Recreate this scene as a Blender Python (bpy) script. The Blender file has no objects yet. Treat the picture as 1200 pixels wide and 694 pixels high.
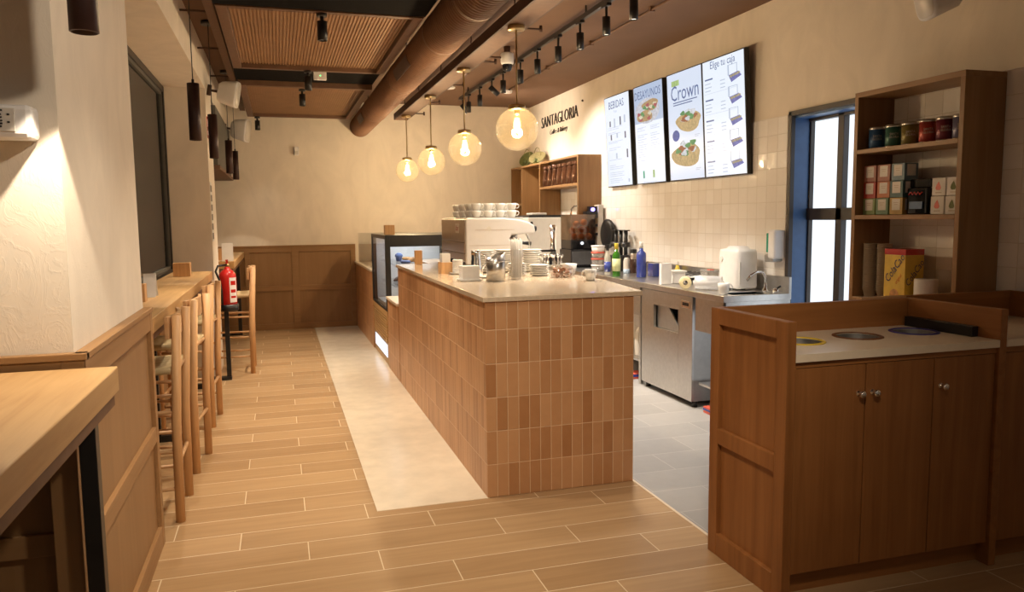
import bpy, bmesh, math, random
from mathutils import Matrix, Vector
random.seed(7)
SC = bpy.context.scene
COL = SC.collection
PI = math.pi

# ------------------------------------------------------------------ camera, world, exposure
def camera():
    yaw, pit, rol = 0.29301, 0.102217, -0.0108312
    cy, sy, cp, sp = math.cos(yaw), math.sin(yaw), math.cos(pit), math.sin(pit)
    f = Vector((sy*cp, cy*cp, -sp)); r = Vector((cy, -sy, 0)); u = r.cross(f)
    c, s = math.cos(rol), math.sin(rol)
    R, U = c*r + s*u, -s*r + c*u
    cam = bpy.data.cameras.new('camera'); o = bpy.data.objects.new('camera', cam); COL.objects.link(o)
    m = Matrix((R, U, -f)).transposed().to_4x4(); m.translation = Vector((0, 0, 1.5))
    o.matrix_world = m
    cam.sensor_width = 36; cam.lens = 36*902.09/1200; cam.clip_start = 0.05
    SC.camera = o
camera()
W = bpy.data.worlds.new('world'); SC.world = W; W.use_nodes = True
W.node_tree.nodes['Background'].inputs[0].default_value = (1.0, 0.80, 0.60, 1)
W.node_tree.nodes['Background'].inputs[1].default_value = 0.12
vs = SC.view_settings
vs.view_transform = 'Standard'; vs.look = 'None'; vs.exposure = 0.0; vs.gamma = 1.0
vs.use_curve_mapping = False

WARM = (1.0, 0.84, 0.65); NEUTRAL = (1.0, 0.91, 0.79)
GLOBE_W, TRACK_W, PEND_W, PANEL_W, FILL_W = 56.0, 108.0, 46.0, 155.0, 9.0
DOOR_E, SCREEN_E = 1.25, 1.0

def point(name, loc, w, col=WARM, r=0.05):
    l = bpy.data.lights.new(name, 'POINT'); l.energy = w; l.color = col; l.shadow_soft_size = r
    o = bpy.data.objects.new(name, l); COL.objects.link(o); o.location = loc; return o
def spot(name, loc, tgt, w, ang=70, blend=0.5, col=WARM, r=0.03):
    l = bpy.data.lights.new(name, 'SPOT'); l.energy = w; l.color = col; l.shadow_soft_size = r
    l.spot_size = math.radians(ang); l.spot_blend = blend
    o = bpy.data.objects.new(name, l); COL.objects.link(o); o.location = loc
    o.rotation_euler = (Vector(tgt)-Vector(loc)).to_track_quat('-Z', 'Y').to_euler(); return o
# added general fill: unseen spots over the camera area
for x, y in ((0.6, 0.2), (2.3, 0.6)):
    spot('unseen_spot', (x, y, 3.02), (x+0.2, y+1.2, 0), FILL_W, 110, 0.8, WARM, 0.08)

spot('unseen_spot', (0.45, 0.5, 2.95), (1.45, 4.1, 0.45), 230, 58, 0.9, WARM, 0.12)  # unseen front light aimed at the tiled counter front
spot('unseen_spot', (1.1, 1.0, 2.95), (-.6, 3.1, 1.45), 125, 62, 0.9, WARM, 0.08)  # added unseen spot that brightens the plaster pier
# added unseen spots under the near panel, brightening floor, bar and pier
for y in (2.9, 4.1): spot('unseen_panel_spot', (.33, y, 2.80), (.33, y+.05, 0), PANEL_W*.5, 95, .7, WARM, .03)
# ------------------------------------------------------------------ materials
def new_mat(name):
    m = bpy.data.materials.new(name); m.use_nodes = True
    nt = m.node_tree; b = nt.nodes['Principled BSDF']
    return m, nt, b
def rgba(c): return (c[0], c[1], c[2], 1)
def sRGB(r, g, b):
    return tuple(((v/255)/12.92 if v/255 <= .04045 else ((v/255+.055)/1.055)**2.4) for v in (r, g, b))
def coords(nt, scale=(1, 1, 1), kind='Object', rot=(0, 0, 0)):
    t = nt.nodes.new('ShaderNodeTexCoord'); mp = nt.nodes.new('ShaderNodeMapping')
    mp.inputs['Scale'].default_value = scale; mp.inputs['Rotation'].default_value = rot
    nt.links.new(t.outputs[kind], mp.inputs[0]); return mp.outputs[0]
def noise(nt, vec, scale=5, detail=4, rough=.55, dist=0):
    n = nt.nodes.new('ShaderNodeTexNoise'); n.inputs['Scale'].default_value = scale
    n.inputs['Detail'].default_value = detail; n.inputs['Roughness'].default_value = rough
    n.inputs['Distortion'].default_value = dist
    nt.links.new(vec, n.inputs['Vector']); return n.outputs['Fac']
def ramp(nt, fac, stops):
    r = nt.nodes.new('ShaderNodeValToRGB'); e = r.color_ramp.elements
    while len(e) < len(stops): e.new(0.5)
    for i, (p, c) in enumerate(stops): e[i].position = p; e[i].color = rgba(c)
    nt.links.new(fac, r.inputs[0]); return r.outputs[0]
def bump(nt, b, h, strength=.3, dist=.01):
    n = nt.nodes.new('ShaderNodeBump'); n.inputs['Strength'].default_value = strength
    n.inputs['Distance'].default_value = dist
    nt.links.new(h, n.inputs['Height']); nt.links.new(n.outputs[0], b.inputs['Normal'])
def mth(nt, op, a, b=None, c=None):
    n = nt.nodes.new('ShaderNodeMath'); n.operation = op
    for i, v in enumerate((a, b, c)):
        if v is None: continue
        if isinstance(v, (int, float)): n.inputs[i].default_value = v
        else: nt.links.new(v, n.inputs[i])
    return n.outputs[0]
def mixc(nt, fac, a, b):
    n = nt.nodes.new('ShaderNodeMix'); n.data_type = 'RGBA'
    for i, v in ((0, fac), (6, a), (7, b)):
        if isinstance(v, (int, float)): n.inputs[i].default_value = v
        elif isinstance(v, tuple): n.inputs[i].default_value = rgba(v)
        else: nt.links.new(v, n.inputs[i])
    return n.outputs[2]
def plain(name, c, rough=.5, metal=0, var=.10, scale=18, bmp=0, spec=.5, coat=0, trans=0):
    m, nt, b = new_mat(name)
    f = noise(nt, coords(nt), scale, 3)
    lo = tuple(max(0, v*(1-var)) for v in c); hi = tuple(min(1, v*(1+var)) for v in c)
    nt.links.new(ramp(nt, f, [(.3, lo), (.7, hi)]), b.inputs['Base Color'])
    b.inputs['Roughness'].default_value = rough; b.inputs['Metallic'].default_value = metal
    b.inputs['Specular IOR Level'].default_value = spec; b.inputs['Coat Weight'].default_value = coat
    if trans: b.inputs['Transmission Weight'].default_value = trans
    if bmp: bump(nt, b, f, bmp, .004)
    return m
def wood(name, c1, c2, axis='x', rough=.45, fine=1.0, kind='Object', spec=.4, bmp=.12):
    m, nt, b = new_mat(name)
    s = {'x': (1.2, 22, 22), 'y': (22, 1.2, 22), 'z': (22, 22, 1.2)}[axis]
    v = coords(nt, tuple(k*fine for k in s), kind)
    f1 = noise(nt, v, 1.0, 5, .6, .6); f2 = noise(nt, coords(nt, (1, 1, 1), kind), 2.2, 2)
    f = mth(nt, 'ADD', mth(nt, 'MULTIPLY', f1, .65), mth(nt, 'MULTIPLY', f2, .35))
    nt.links.new(ramp(nt, f, [(.33, c1), (.67, c2)]), b.inputs['Base Color'])
    b.inputs['Roughness'].default_value = rough; b.inputs['Specular IOR Level'].default_value = spec
    bump(nt, b, f1, bmp, .002); return m
def tiles(name, w, h, gap, ca, cb, grout, uv='xz', shift=0.0, rough=.35, grain=None, bmp=.35, u0=0, v0=0, mottle=.25, wav=0, spec=.5):
    """rectangular tiles on the surface coordinates named by uv; each tile its own tone"""
    m, nt, b = new_mat(name)
    t = nt.nodes.new('ShaderNodeTexCoord'); sx = nt.nodes.new('ShaderNodeSeparateXYZ')
    nt.links.new(t.outputs['Object'], sx.inputs[0]); X, Y, Z = sx.outputs
    if uv == 'xyz': U, V = mth(nt, 'ADD', X, Y), Z          # upright faces along x or along y
    elif uv == 'xy': U, V = X, Y
    elif uv == 'yz': U, V = Y, Z
    else: U, V = X, Z
    v = mth(nt, 'DIVIDE', mth(nt, 'SUBTRACT', V, v0), h); row = mth(nt, 'FLOOR', v)
    u = mth(nt, 'ADD', mth(nt, 'DIVIDE', mth(nt, 'SUBTRACT', U, u0), w), mth(nt, 'MULTIPLY', row, shift))
    cell = mth(nt, 'FLOOR', u)
    fu, fv = mth(nt, 'FRACT', u), mth(nt, 'FRACT', v)
    du = mth(nt, 'MULTIPLY', mth(nt, 'MINIMUM', fu, mth(nt, 'SUBTRACT', 1.0, fu)), w)
    dv = mth(nt, 'MULTIPLY', mth(nt, 'MINIMUM', fv, mth(nt, 'SUBTRACT', 1.0, fv)), h)
    d = mth(nt, 'MINIMUM', du, dv)
    mask = mth(nt, 'GREATER_THAN', d, gap/2)
    cmb = nt.nodes.new('ShaderNodeCombineXYZ'); nt.links.new(cell, cmb.inputs[0]); nt.links.new(row, cmb.inputs[1])
    wn = nt.nodes.new('ShaderNodeTexWhiteNoise'); wn.noise_dimensions = '3D'; nt.links.new(cmb.outputs[0], wn.inputs['Vector'])
    r = wn.outputs['Value']
    n1 = noise(nt, coords(nt, grain or (1, 1, 1)), 1.0 if grain else 14, 5, .6, .5 if grain else 0)
    f = mth(nt, 'ADD', mth(nt, 'MULTIPLY', r, 1-mottle), mth(nt, 'MULTIPLY', n1, mottle))
    col = ramp(nt, f, [(.12, ca), (.82, cb)])
    nt.links.new(mixc(nt, mask, grout, col), b.inputs['Base Color'])
    b.inputs['Roughness'].default_value = rough; b.inputs['Specular IOR Level'].default_value = spec
    edge = mth(nt, 'MINIMUM', mth(nt, 'DIVIDE', d, gap*1.2), 1.0)
    hgt = mth(nt, 'ADD', edge, mth(nt, 'MULTIPLY', n1, .15))
    if wav:
        big = noise(nt, coords(nt), 9, 1); hgt = mth(nt, 'ADD', hgt, mth(nt, 'MULTIPLY', mth(nt, 'ADD', big, mth(nt, 'MULTIPLY', r, .6)), wav))
    bump(nt, b, hgt, bmp, .003); return m
def plaster(name, c):
    m, nt, b = new_mat(name)
    v = coords(nt, (1, 1, .55))
    f1 = noise(nt, v, 3.2, 5, .55, 1.6); f2 = noise(nt, v, 11, 4, .6, 2.4)
    tro = ramp(nt, f2, [(.44, (0, 0, 0)), (.50, (1, 1, 1)), (.56, (0.2, .2, .2))])
    h = mth(nt, 'ADD', mth(nt, 'MULTIPLY', f1, 1.2), mth(nt, 'MULTIPLY', tro, .35))
    lo = tuple(x*.90 for x in c)
    nt.links.new(ramp(nt, f1, [(.3, lo), (.65, c)]), b.inputs['Base Color'])
    b.inputs['Roughness'].default_value = .85; b.inputs['Specular IOR Level'].default_value = .2
    bump(nt, b, h, .11, .010); return m
def emit(name, c, s):
    m, nt, b = new_mat(name)
    b.inputs['Base Color'].default_value = (0, 0, 0, 1); b.inputs['Roughness'].default_value = .25
    b.inputs['Emission Color'].default_value = rgba(c); b.inputs['Emission Strength'].default_value = s
    return m
def thin_glass(name, tint=(1, 1, 1), gloss=.08, dirt=0.0, dcol=(1, 1, 1)):
    """a thin pane or blown shell: light passes straight through, edges reflect"""
    m, nt, b = new_mat(name); nt.nodes.remove(b)
    out = nt.nodes['Material Output']
    tr = nt.nodes.new('ShaderNodeBsdfTransparent'); tr.inputs[0].default_value = rgba(tint)
    gl = nt.nodes.new('ShaderNodeBsdfGlossy'); gl.inputs['Roughness'].default_value = .03
    lw = nt.nodes.new('ShaderNodeLayerWeight'); lw.inputs[0].default_value = .35
    fac = mth(nt, 'ADD', mth(nt, 'MULTIPLY', lw.outputs['Facing'], .35), gloss)
    fac = mth(nt, 'MINIMUM', fac, 1.0)
    mx = nt.nodes.new('ShaderNodeMixShader'); nt.links.new(fac, mx.inputs[0])
    nt.links.new(tr.outputs[0], mx.inputs[1]); nt.links.new(gl.outputs[0], mx.inputs[2])
    res = mx.outputs[0]
    if dirt:
        df = nt.nodes.new('ShaderNodeBsdfDiffuse'); df.inputs[0].default_value = rgba(dcol)
        m2 = nt.nodes.new('ShaderNodeMixShader'); m2.inputs[0].default_value = dirt
        nt.links.new(res, m2.inputs[1]); nt.links.new(df.outputs[0], m2.inputs[2]); res = m2.outputs[0]
    nt.links.new(res, out.inputs[0]); return m

M = {}
M['plaster'] = plaster('plaster', (.82, .735, .62))
M['ceiling'] = plain('ceiling_paint', (.155, .082, .045), .8, var=.06, scale=3)
M['dark_paint'] = plain('dark_brown_paint', (.075, .036, .022), .6, var=.1)
M['rail_brown'] = plain('rail_brown_paint', (.15, .075, .04), .6, var=.1)
M['slat'] = plain('ceiling_slat_board', (.30, .16, .075), .65, var=.1, scale=8)
M['duct'] = plain('duct_copper_paint', (.20, .098, .05), .6, 0, var=.1)
M['floor'] = tiles('wood_look_planks', .905, .2, .005, (.32, .19, .088), (.51, .335, .175), (.74, .60, .41), 'xy', .3333, .38,
                   (1.6, 26, 20), .25, u0=.377, v0=.195, mottle=.65, spec=.4)
M['strip'] = plain('polished_screed', (.78, .68, .53), .22, var=.07, scale=7)
M['aisle'] = tiles('grey_porcelain', .6, .3, .005, (.30, .29, .285), (.38, .37, .36), (.50, .48, .45), 'xy', .5, .45, None, .2, u0=.1, v0=.07, mottle=.5)
M['counter_tile'] = tiles('terracotta_tile', .0612, .182, .0036, (.40, .18, .068), (.58, .315, .150), (.72, .50, .31), 'xyz', 0, .38, None, .5, u0=4.8895, v0=.0, mottle=.35, wav=.5)
M['wall_tile'] = tiles('cream_wall_tile', .125, .125, .003, (.84, .79, .73), (.93, .90, .86), (.76, .70, .62), 'yz', 0, .10, None, .55, u0=0, v0=.09, mottle=.3, wav=2.2)
M['oak'] = wood('light_oak', (.41, .235, .095), (.59, .37, .165), 'y')
M['oak_x'] = wood('light_oak_cross', (.42, .23, .10), (.60, .37, .19), 'x')
M['oak_z'] = wood('stool_beech', (.52, .28, .12), (.70, .42, .20), 'z', fine=2)
M['panel'] = wood('wainscot_veneer', (.265, .145, .060), (.33, .185, .080), 'z', fine=.6)
M['panel_h'] = wood('wainscot_rail', (.28, .15, .060), (.37, .205, .088), 'y')
M['panel_hx'] = wood('wainscot_rail_cross', (.27, .145, .058), (.35, .195, .084), 'x')
M['brown'] = wood('stained_cabinet', (.215, .080, .020), (.34, .137, .040), 'z')
M['brown_y'] = wood('stained_cabinet_rail', (.23, .088, .022), (.35, .142, .042), 'y')
M['brown_x'] = wood('stained_cabinet_cross', (.23, .088, .022), (.35, .142, .042), 'x')
M['shelf'] = wood('shelf_oak', (.23, .115, .042), (.34, .185, .075), 'z')
M['shelf_y'] = wood('shelf_oak_board', (.25, .125, .048), (.36, .20, .085), 'y')
M['quartz'] = plain('quartz_worktop', (.62, .50, .36), .12, var=.08, scale=60)
M['solid'] = plain('cream_solid_surface', (.78, .66, .50), .3, var=.04)
M['steel'] = plain('brushed_steel', (.58, .56, .53), .30, 1, var=.06, scale=(30))
M['steel_dull'] = plain('dull_steel', (.50, .49, .47), .42, 1, var=.06)
M['chrome'] = plain('chrome', (.85, .85, .85), .08, 1, var=.02)
M['black'] = plain('black_metal', (.012, .011, .011), .4, 0, var=.2)
M['black_gloss'] = plain('black_gloss', (.010, .010, .012), .12, 0, var=.2)
M['brown_metal'] = plain('bronze_tube', (.045, .020, .016), .4, .3, var=.15)
M['dark'] = plain('dark_void', (.008, .007, .007), .95, var=.2, spec=.05)
M['grey_panel'] = plain('grey_box_paint', (.10, .095, .08), .6, var=.1)
M['white'] = plain('white_plastic', (.78, .76, .74), .35, var=.03)
M['white_paper'] = plain('white_paper', (.72, .69, .65), .8, var=.04)
M['porcelain'] = plain('porcelain', (.72, .70, .66), .18, var=.03)
M['cream_metal'] = plain('cream_enamel', (.60, .56, .50), .3, var=.03)
M['taupe'] = plain('taupe_metal_panel', (.46, .37, .29), .3, .4, var=.04)
M['bone'] = plain('coffee_machine_white', (.62, .59, .57), .35, var=.02)
M['rush'] = wood('woven_rush', (.42, .30, .14), (.68, .54, .32), 'x', .8, 4, bmp=.9)
M['red'] = plain('extinguisher_red', (.50, .018, .014), .25, var=.08)
M['brass'] = plain('brass', (.55, .42, .22), .3, 1, var=.06)
M['glass'] = thin_glass('clear_pane', (.96, .97, .97), .04)
M['jar_glass'] = thin_glass('thin_jar_glass', (.98, .98, .98), .012)
M['globe_glass'] = thin_glass('amber_globe', (.985, .95, .85), .03, .016, (1, .88, .66))
M['night_glass'] = thin_glass('window_pane', (.62, .66, .72), .04)
M['bulb'] = emit('warm_filament', (1.0, .72, .38), 22)
M['lamp_face'] = emit('spot_face', (1.0, .86, .66), 3.2)
M['door_pane'] = emit('backlit_frosted_pane', (.86, .93, 1.0), DOOR_E)
M['blue_frame'] = plain('blue_door_lining', (.055, .13, .30), .4, var=.08)
M['dark_frame'] = plain('bronze_door_frame', (.045, .036, .032), .45, var=.1)
M['screen'] = emit('menu_screen', (.84, .91, 1.0), SCREEN_E)
M['screen_blue'] = emit('menu_tint', (.55, .66, .86), SCREEN_E*.85)
M['ink'] = emit('menu_blue_print', (.16, .22, .46), .7)
M['ink_grey'] = emit('menu_grey_print', (.58, .66, .82), .85)
M['sign_black'] = plain('black_sign_letter', (.03, .022, .018), .5, var=.1)
M['case_light'] = emit('case_strip_light', (.90, .95, 1.0), 4)
M['vent_light'] = emit('vent_light', (.85, .90, 1.0), 1.1)
M['blue_led'] = emit('blue_led', (.25, .2, 1.0), 8)
M['green_led'] = emit('green_led', (.1, 1.0, .2), 3)

# ------------------------------------------------------------------ mesh builder
class MB:
    def __init__(s): s.v = []; s.f = []; s.sm = []
    def add(s, vs, fs, smooth=False):
        k = len(s.v); s.v += [Vector(p) for p in vs]
        for f in fs: s.f.append([i+k for i in f]); s.sm.append(smooth)
        return s
    def box(s, a, b):
        x0, y0, z0 = (min(a[i], b[i]) for i in range(3)); x1, y1, z1 = (max(a[i], b[i]) for i in range(3))
        return s.add([(x0, y0, z0), (x1, y0, z0), (x1, y1, z0), (x0, y1, z0), (x0, y0, z1), (x1, y0, z1), (x1, y1, z1), (x0, y1, z1)],
                     [(3, 2, 1, 0), (4, 5, 6, 7), (0, 1, 5, 4), (1, 2, 6, 5), (2, 3, 7, 6), (3, 0, 4, 7)])
    def lathe(s, prof, c=(0, 0, 0), n=24, axis=(0, 0, 1), smooth=True):
        q = Vector((0, 0, 1)).rotation_difference(Vector(axis)); c = Vector(c)
        vs, fs, rings = [], [], []
        for r, z in prof:
            if r < 1e-6: rings.append([len(vs)]); vs.append(c + q @ Vector((0, 0, z)))
            else:
                rings.append(list(range(len(vs), len(vs)+n)))
                for i in range(n):
                    a = 2*PI*i/n; vs.append(c + q @ Vector((r*math.cos(a), r*math.sin(a), z)))
        for A, B in zip(rings, rings[1:]):
            for i in range(n):
                j = (i+1) % n
                if len(A) == 1 and len(B) == 1: continue
                if len(A) == 1: fs.append((A[0], B[j], B[i]))
                elif len(B) == 1: fs.append((A[i], A[j], B[0]))
                else: fs.append((A[i], A[j], B[j], B[i]))
        return s.add(vs, fs, smooth)
    def cyl(s, p0, p1, r0, r1=None, n=16):
        r1 = r0 if r1 is None else r1; p0, p1 = Vector(p0), Vector(p1); L = (p1-p0).length
        e = min(.0015, r0*.2, r1*.2 if r1 else 1)
        return s.lathe([(0, 0), (r0-e, 0), (r0, e), (r1, L-e), (r1-e, L), (0, L)], p0, n, (p1-p0).normalized(), True) if False else s._cyl(p0, p1, r0, r1, n)
    def _cyl(s, p0, p1, r0, r1, n):
        ax = (p1-p0).normalized(); q = Vector((0, 0, 1)).rotation_difference(ax); k = len(s.v)
        vs = []
        for p, r in ((p0, r0), (p1, r1)):
            for i in range(n):
                a = 2*PI*i/n; vs.append(p + q @ Vector((r*math.cos(a), r*math.sin(a), 0)))
        s.v += vs
        for i in range(n):
            j = (i+1) % n; s.f.append([k+i, k+j, k+n+j, k+n+i]); s.sm.append(True)
        s.f.append([k+i for i in range(n)][::-1]); s.sm.append(False)
        s.f.append([k+n+i for i in range(n)]); s.sm.append(False)
        return s
    def tube(s, pts, r, n=8, closed=False):
        P = [Vector(p) for p in pts]; N = len(P); vs, fs = [], []
        up = None
        for i, p in enumerate(P):
            t = (P[(i+1) % N]-P[i-1]) if closed else (P[min(i+1, N-1)]-P[max(i-1, 0)])
            t.normalize()
            if up is None: up = t.orthogonal().normalized()
            up = (up - t*up.dot(t)).normalized(); w = t.cross(up)
            for k in range(n):
                a = 2*PI*k/n; vs.append(p + r*(math.cos(a)*up + math.sin(a)*w))
        for i in range(N if closed else N-1):
            for k in range(n):
                j = (k+1) % n; a, b = i*n, ((i+1) % N)*n
                fs.append((a+k, a+j, b+j, b+k))
        if not closed: fs += [tuple(range(n))[::-1], tuple((N-1)*n+k for k in range(n))]
        return s.add(vs, fs, True)
    def prism(s, poly, axis, a, b, smooth=False):
        def P(u, v, t): return {'x': (t, u, v), 'y': (u, t, v), 'z': (u, v, t)}[axis]
        n = len(poly); vs = [P(u, v, a) for u, v in poly] + [P(u, v, b) for u, v in poly]
        fs = [tuple(range(n))[::-1], tuple(range(n, 2*n))] + [(i, (i+1) % n, n+(i+1) % n, n+i) for i in range(n)]
        return s.add(vs, fs, smooth)
    def ball(s, c, r, n=20, m=12, sz=1.0):
        return s.lathe([(r*math.sin(PI*i/m), -r*sz*math.cos(PI*i/m)) for i in range(m+1)], c, n)
    def text(s, txt, size, c, right, up, sx=1.0, depth=0.0, off=.0012, italic=0, align='CENTER', thin=0):
        cu = bpy.data.curves.new('t', 'FONT'); cu.body = txt; cu.size = size; cu.align_x = align; cu.align_y = 'CENTER'
        cu.extrude = depth; cu.shear = italic; cu.resolution_u = 2; cu.offset = -thin if abs(thin) > 0 else 0
        o = bpy.data.objects.new('t', cu); COL.objects.link(o)
        me = bpy.data.meshes.new_from_object(o.evaluated_get(bpy.context.evaluated_depsgraph_get()))
        R, U = Vector(right).normalized(), Vector(up).normalized(); N = R.cross(U); c = Vector(c)
        s.add([c + R*v.co.x*sx + U*v.co.y + N*(v.co.z+off+depth) for v in me.vertices], [tuple(p.vertices) for p in me.polygons])
        bpy.data.objects.remove(o); bpy.data.meshes.remove(me); bpy.data.curves.remove(cu)
        return s
    def build(s, name, mat, parent=None, bevel=0, recalc=True, seg=2):
        off = Vector((0, 0, 0)); p = parent
        while p is not None: off += p.location; p = p.parent
        me = bpy.data.meshes.new(name)
        me.from_pydata([tuple(v-off) for v in s.v], [], s.f)
        me.polygons.foreach_set('use_smooth', s.sm)
        bm = bmesh.new(); bm.from_mesh(me)
        if recalc: bmesh.ops.recalc_face_normals(bm, faces=bm.faces)
        bm.to_mesh(me); bm.free()
        me.materials.append(M[mat] if isinstance(mat, str) else mat)
        o = bpy.data.objects.new(name, me); COL.objects.link(o)
        if parent is not None: o.parent = parent
        if bevel:
            md = o.modifiers.new('bevel', 'BEVEL'); md.width = bevel; md.segments = seg; md.limit_method = 'ANGLE'
            md.angle_limit = math.radians(45)
        return o
def B(*boxes):
    m = MB()
    for a, b in boxes: m.box(a, b)
    return m
def tag(o, label, cat, group=None):
    o['label'] = label; o['category'] = cat
    if group: o['group'] = group
    return o
def thing(name, label, cat, loc=(0, 0, 0), group=None):
    o = bpy.data.objects.new(name, None); COL.objects.link(o); o.location = loc; o.empty_display_size = .05
    return tag(o, label, cat, group)
def solo(mb, name, mat, label, cat, group=None, bevel=0, loc=None):
    """a thing that is one mesh, its origin set at its base"""
    if loc is None:
        xs = [v.x for v in mb.v]; ys = [v.y for v in mb.v]; zs = [v.z for v in mb.v]
        loc = ((min(xs)+max(xs))/2, (min(ys)+max(ys))/2, min(zs))
    L = Vector(loc); mb.v = [v-L for v in mb.v]
    o = mb.build(name, mat, None, bevel); o.location = L
    return tag(o, label, cat, group)
def struct(mb, name, mat, parent=None, bevel=0):
    o = mb.build(name, mat, parent, bevel)
    if parent is None: o['kind'] = 'structure'
    return o
def dup(root, loc, label, rotz=0, group=None):
    def cp(o, par):
        c = o.copy(); COL.objects.link(c)
        if par is not None: c.parent = par
        for ch in [k for k in bpy.data.objects if k.parent == o and k not in made]:
            made.add(cp(ch, c))
        made.add(c); return c
    made = set()
    r = cp(root, None); r.location = loc; r.rotation_euler = (0, 0, rotz); r['label'] = label
    if group: r['group'] = group
    return r
ORD = ['first', 'second', 'third', 'fourth', 'fifth', 'sixth', 'seventh', 'eighth', 'ninth', 'tenth']
RW = ((0, -1, 0), (0, 0, 1))      # right and up of things facing the shop from the right-hand wall
FW = ((1, 0, 0), (0, 0, 1))       # right and up of things facing the entrance

# ================================================================== SETTING
struct(B(((-1.9, -1, -.1), (1.88, 11.2, 0)), ((1.88, -1, -.1), (3.9, 3.0, 0))), 'floor', 'floor')
struct(B(((1.88, 3.0, -.1), (3.9, 11.2, .001))), 'floor_aisle', 'aisle')
struct(B(((.43, 3.868, -.02), (1.03, 10.95, .002))), 'floor_strip', 'strip')
struct(B(((1.872, 2.98, 0), (1.886, 3.9, .002))), 'trim_1', 'solid')
struct(B(((-1.9, -1, 3.09), (3.9, 11.2, 3.2))), 'ceiling', 'ceiling')
struct(B(((-1.9, 10.95, 0), (3.9, 11.15, 3.09))), 'wall_back', 'plaster')
# right-hand wall, with the opening of the backlit kitchen door
struct(B(((3.6, 4.865, 0), (3.9, 10.95, 3.09)), ((3.6, -1, 0), (3.9, 3.72, 3.09)), ((3.6, 3.72, 2.235), (3.9, 4.865, 3.09))), 'wall_right', 'plaster')
struct(B(((3.59, 4.885, 0), (3.6, 10.95, 2.22)), ((3.59, -1, 0), (3.6, 3.72, 2.22))), 'wall_right_tiles', 'wall_tile')
# left-hand wall: piers, lintels and breast walls between the windows
lw = MB()
lw.box((-1.9, 2.56, 0), (-.60, 3.80, 3.09)); lw.box((-1.9, 7.80, 0), (-.60, 8.45, 3.09))
lw.box((-1.2, 3.80, 2.72), (-.60, 7.80, 3.09)); lw.box((-1.2, 8.45, 2.72), (-.60, 10.95, 3.09))
lw.box((-1.2, 3.80, 0), (-.95, 7.80, 1.0)); lw.box((-1.2, 8.45, 0), (-.95, 10.95, 1.0))
lw.box((-1.9, -1, 0), (-1.5, 2.56, 3.09))
struct(lw, 'wall_left', 'plaster')
def window(nm, y0, y1, z0=1.0, z1=2.72, x=-.95):
    r = bpy.data.objects.new(nm, None); COL.objects.link(r); r.location = (x, y0, z0); r['kind'] = 'structure'
    f = MB(); t = .055
    f.box((x-.06, y0, z0), (x, y0+t, z1)); f.box((x-.06, y1-t, z0), (x, y1, z1))
    f.box((x-.06, y0, z0), (x, y1, z0+t)); f.box((x-.06, y0, z1-t), (x, y1, z1))
    f.box((x-.06, (y0+y1)/2-.03, z0), (x, (y0+y1)/2+.03, z1))
    f.build('window_frame', 'black', r, .003)
    g = MB()
    for a, b in ((y0+t, (y0+y1)/2-.03), ((y0+y1)/2+.03, y1-t)):
        g.box((x-.035, a+.012, z0+t+.012), (x-.03, b-.012, z1-t-.012))
    g.build('window_pane', 'night_glass', r)
    s = MB()
    for a, b in ((y0+t, (y0+y1)/2-.03), ((y0+y1)/2+.03, y1-t)):
        for p, q in (((a, z0+t), (b, z0+t+.03)), ((a, z1-t-.03), (b, z1-t)), ((a, z0+t), (a+.03, z1-t)), ((b-.03, z0+t), (b, z1-t))):
            s.box((x-.05, p[0], p[1]), (x-.012, q[0], q[1]))
    s.build('window_sash', 'grey_panel', r, .002)
window('window_1', 3.80, 7.80); window('window_2', 8.45, 10.95)
# the dark street outside the windows
struct(B(((-9, -3, -.15), (-1.9, 30, -.1))), 'street', 'grey_panel')
struct(B(((-9.4, -3, -.1), (-9, 30, 7)), ((-14, 30, -.1), (-1.9, 30.4, 9))), 'street_facade', plain('night_facade', (.03, .04, .06), .8))
for i, (y, z, s) in enumerate(((25.0, 1.02, .16), (24.0, .62, .13))):
    t = thing('street_lamp', 'small lit %s globe lamp across the dark street outside the window' % ('white', 'lower bluish')[i], 'street lamp', (-3.62-.25*i, y, -.1))
    MB().cyl((-3.62-.25*i, y, -.1), (-3.62-.25*i, y, z-s), .03).build('post', 'black', t)
    MB().ball((-3.62-.25*i, y, z), s).build('lamp_globe', emit('street_glow', ((1, 1, 1), (.5, .7, 1))[i], (6, 2)[i]), t)
# wainscot: panel with a recessed field in each frame
def wainscot(nm, frame, fields, mats, thick_axis):
    r = bpy.data.objects.new(nm, None); COL.objects.link(r); r['kind'] = 'structure'
    fields.build('panel_field', mats[0], r); frame.build('panel_frame', mats[1], r, .003)
    return r
f, g = MB(), MB()
X0, X1 = -.598, -.565                       # pier panelling along the aisle
g.box((X0, 2.56, 0), (X0+.016, 3.80, 1.09))
for z0, z1 in ((0, .10), (.50, .57), (1.01, 1.09)): f.box((X0, 2.53, z0), (X1, 3.80, z1))
for y0, y1 in ((2.531, 2.60), (3.74, 3.799)): f.box((X0, y0, .001), (X1+.0012, y1, 1.089))
f.box((X0, 2.53, 1.09), (X1+.006, 3.80, 1.112))
wainscot('trim_2', f, g, ('panel', 'panel_h'), 'x')
f, g = MB(), MB()                           # near end of the pier, behind the first bar
g.box((-1.5, 2.545, 0), (X1, 2.558, 1.09))
for z0, z1 in ((0, .10), (.50, .57), (1.01, 1.09)): f.box((-1.5, 2.53, z0), (X1, 2.558, z1))
for x0 in (-1.499, -1.05, -.632): f.box((x0, 2.5288, .001), (x0+.065, 2.557, 1.089))
f.box((-1.5, 2.525, 1.09), (X1+.006, 2.56, 1.112))
wainscot('trim_3', f, g, ('panel', 'panel_hx'), 'y')
f, g = MB(), MB()                           # back wall
g.box((-.95, 10.935, 0), (1.02, 10.95, 1.13))
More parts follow.
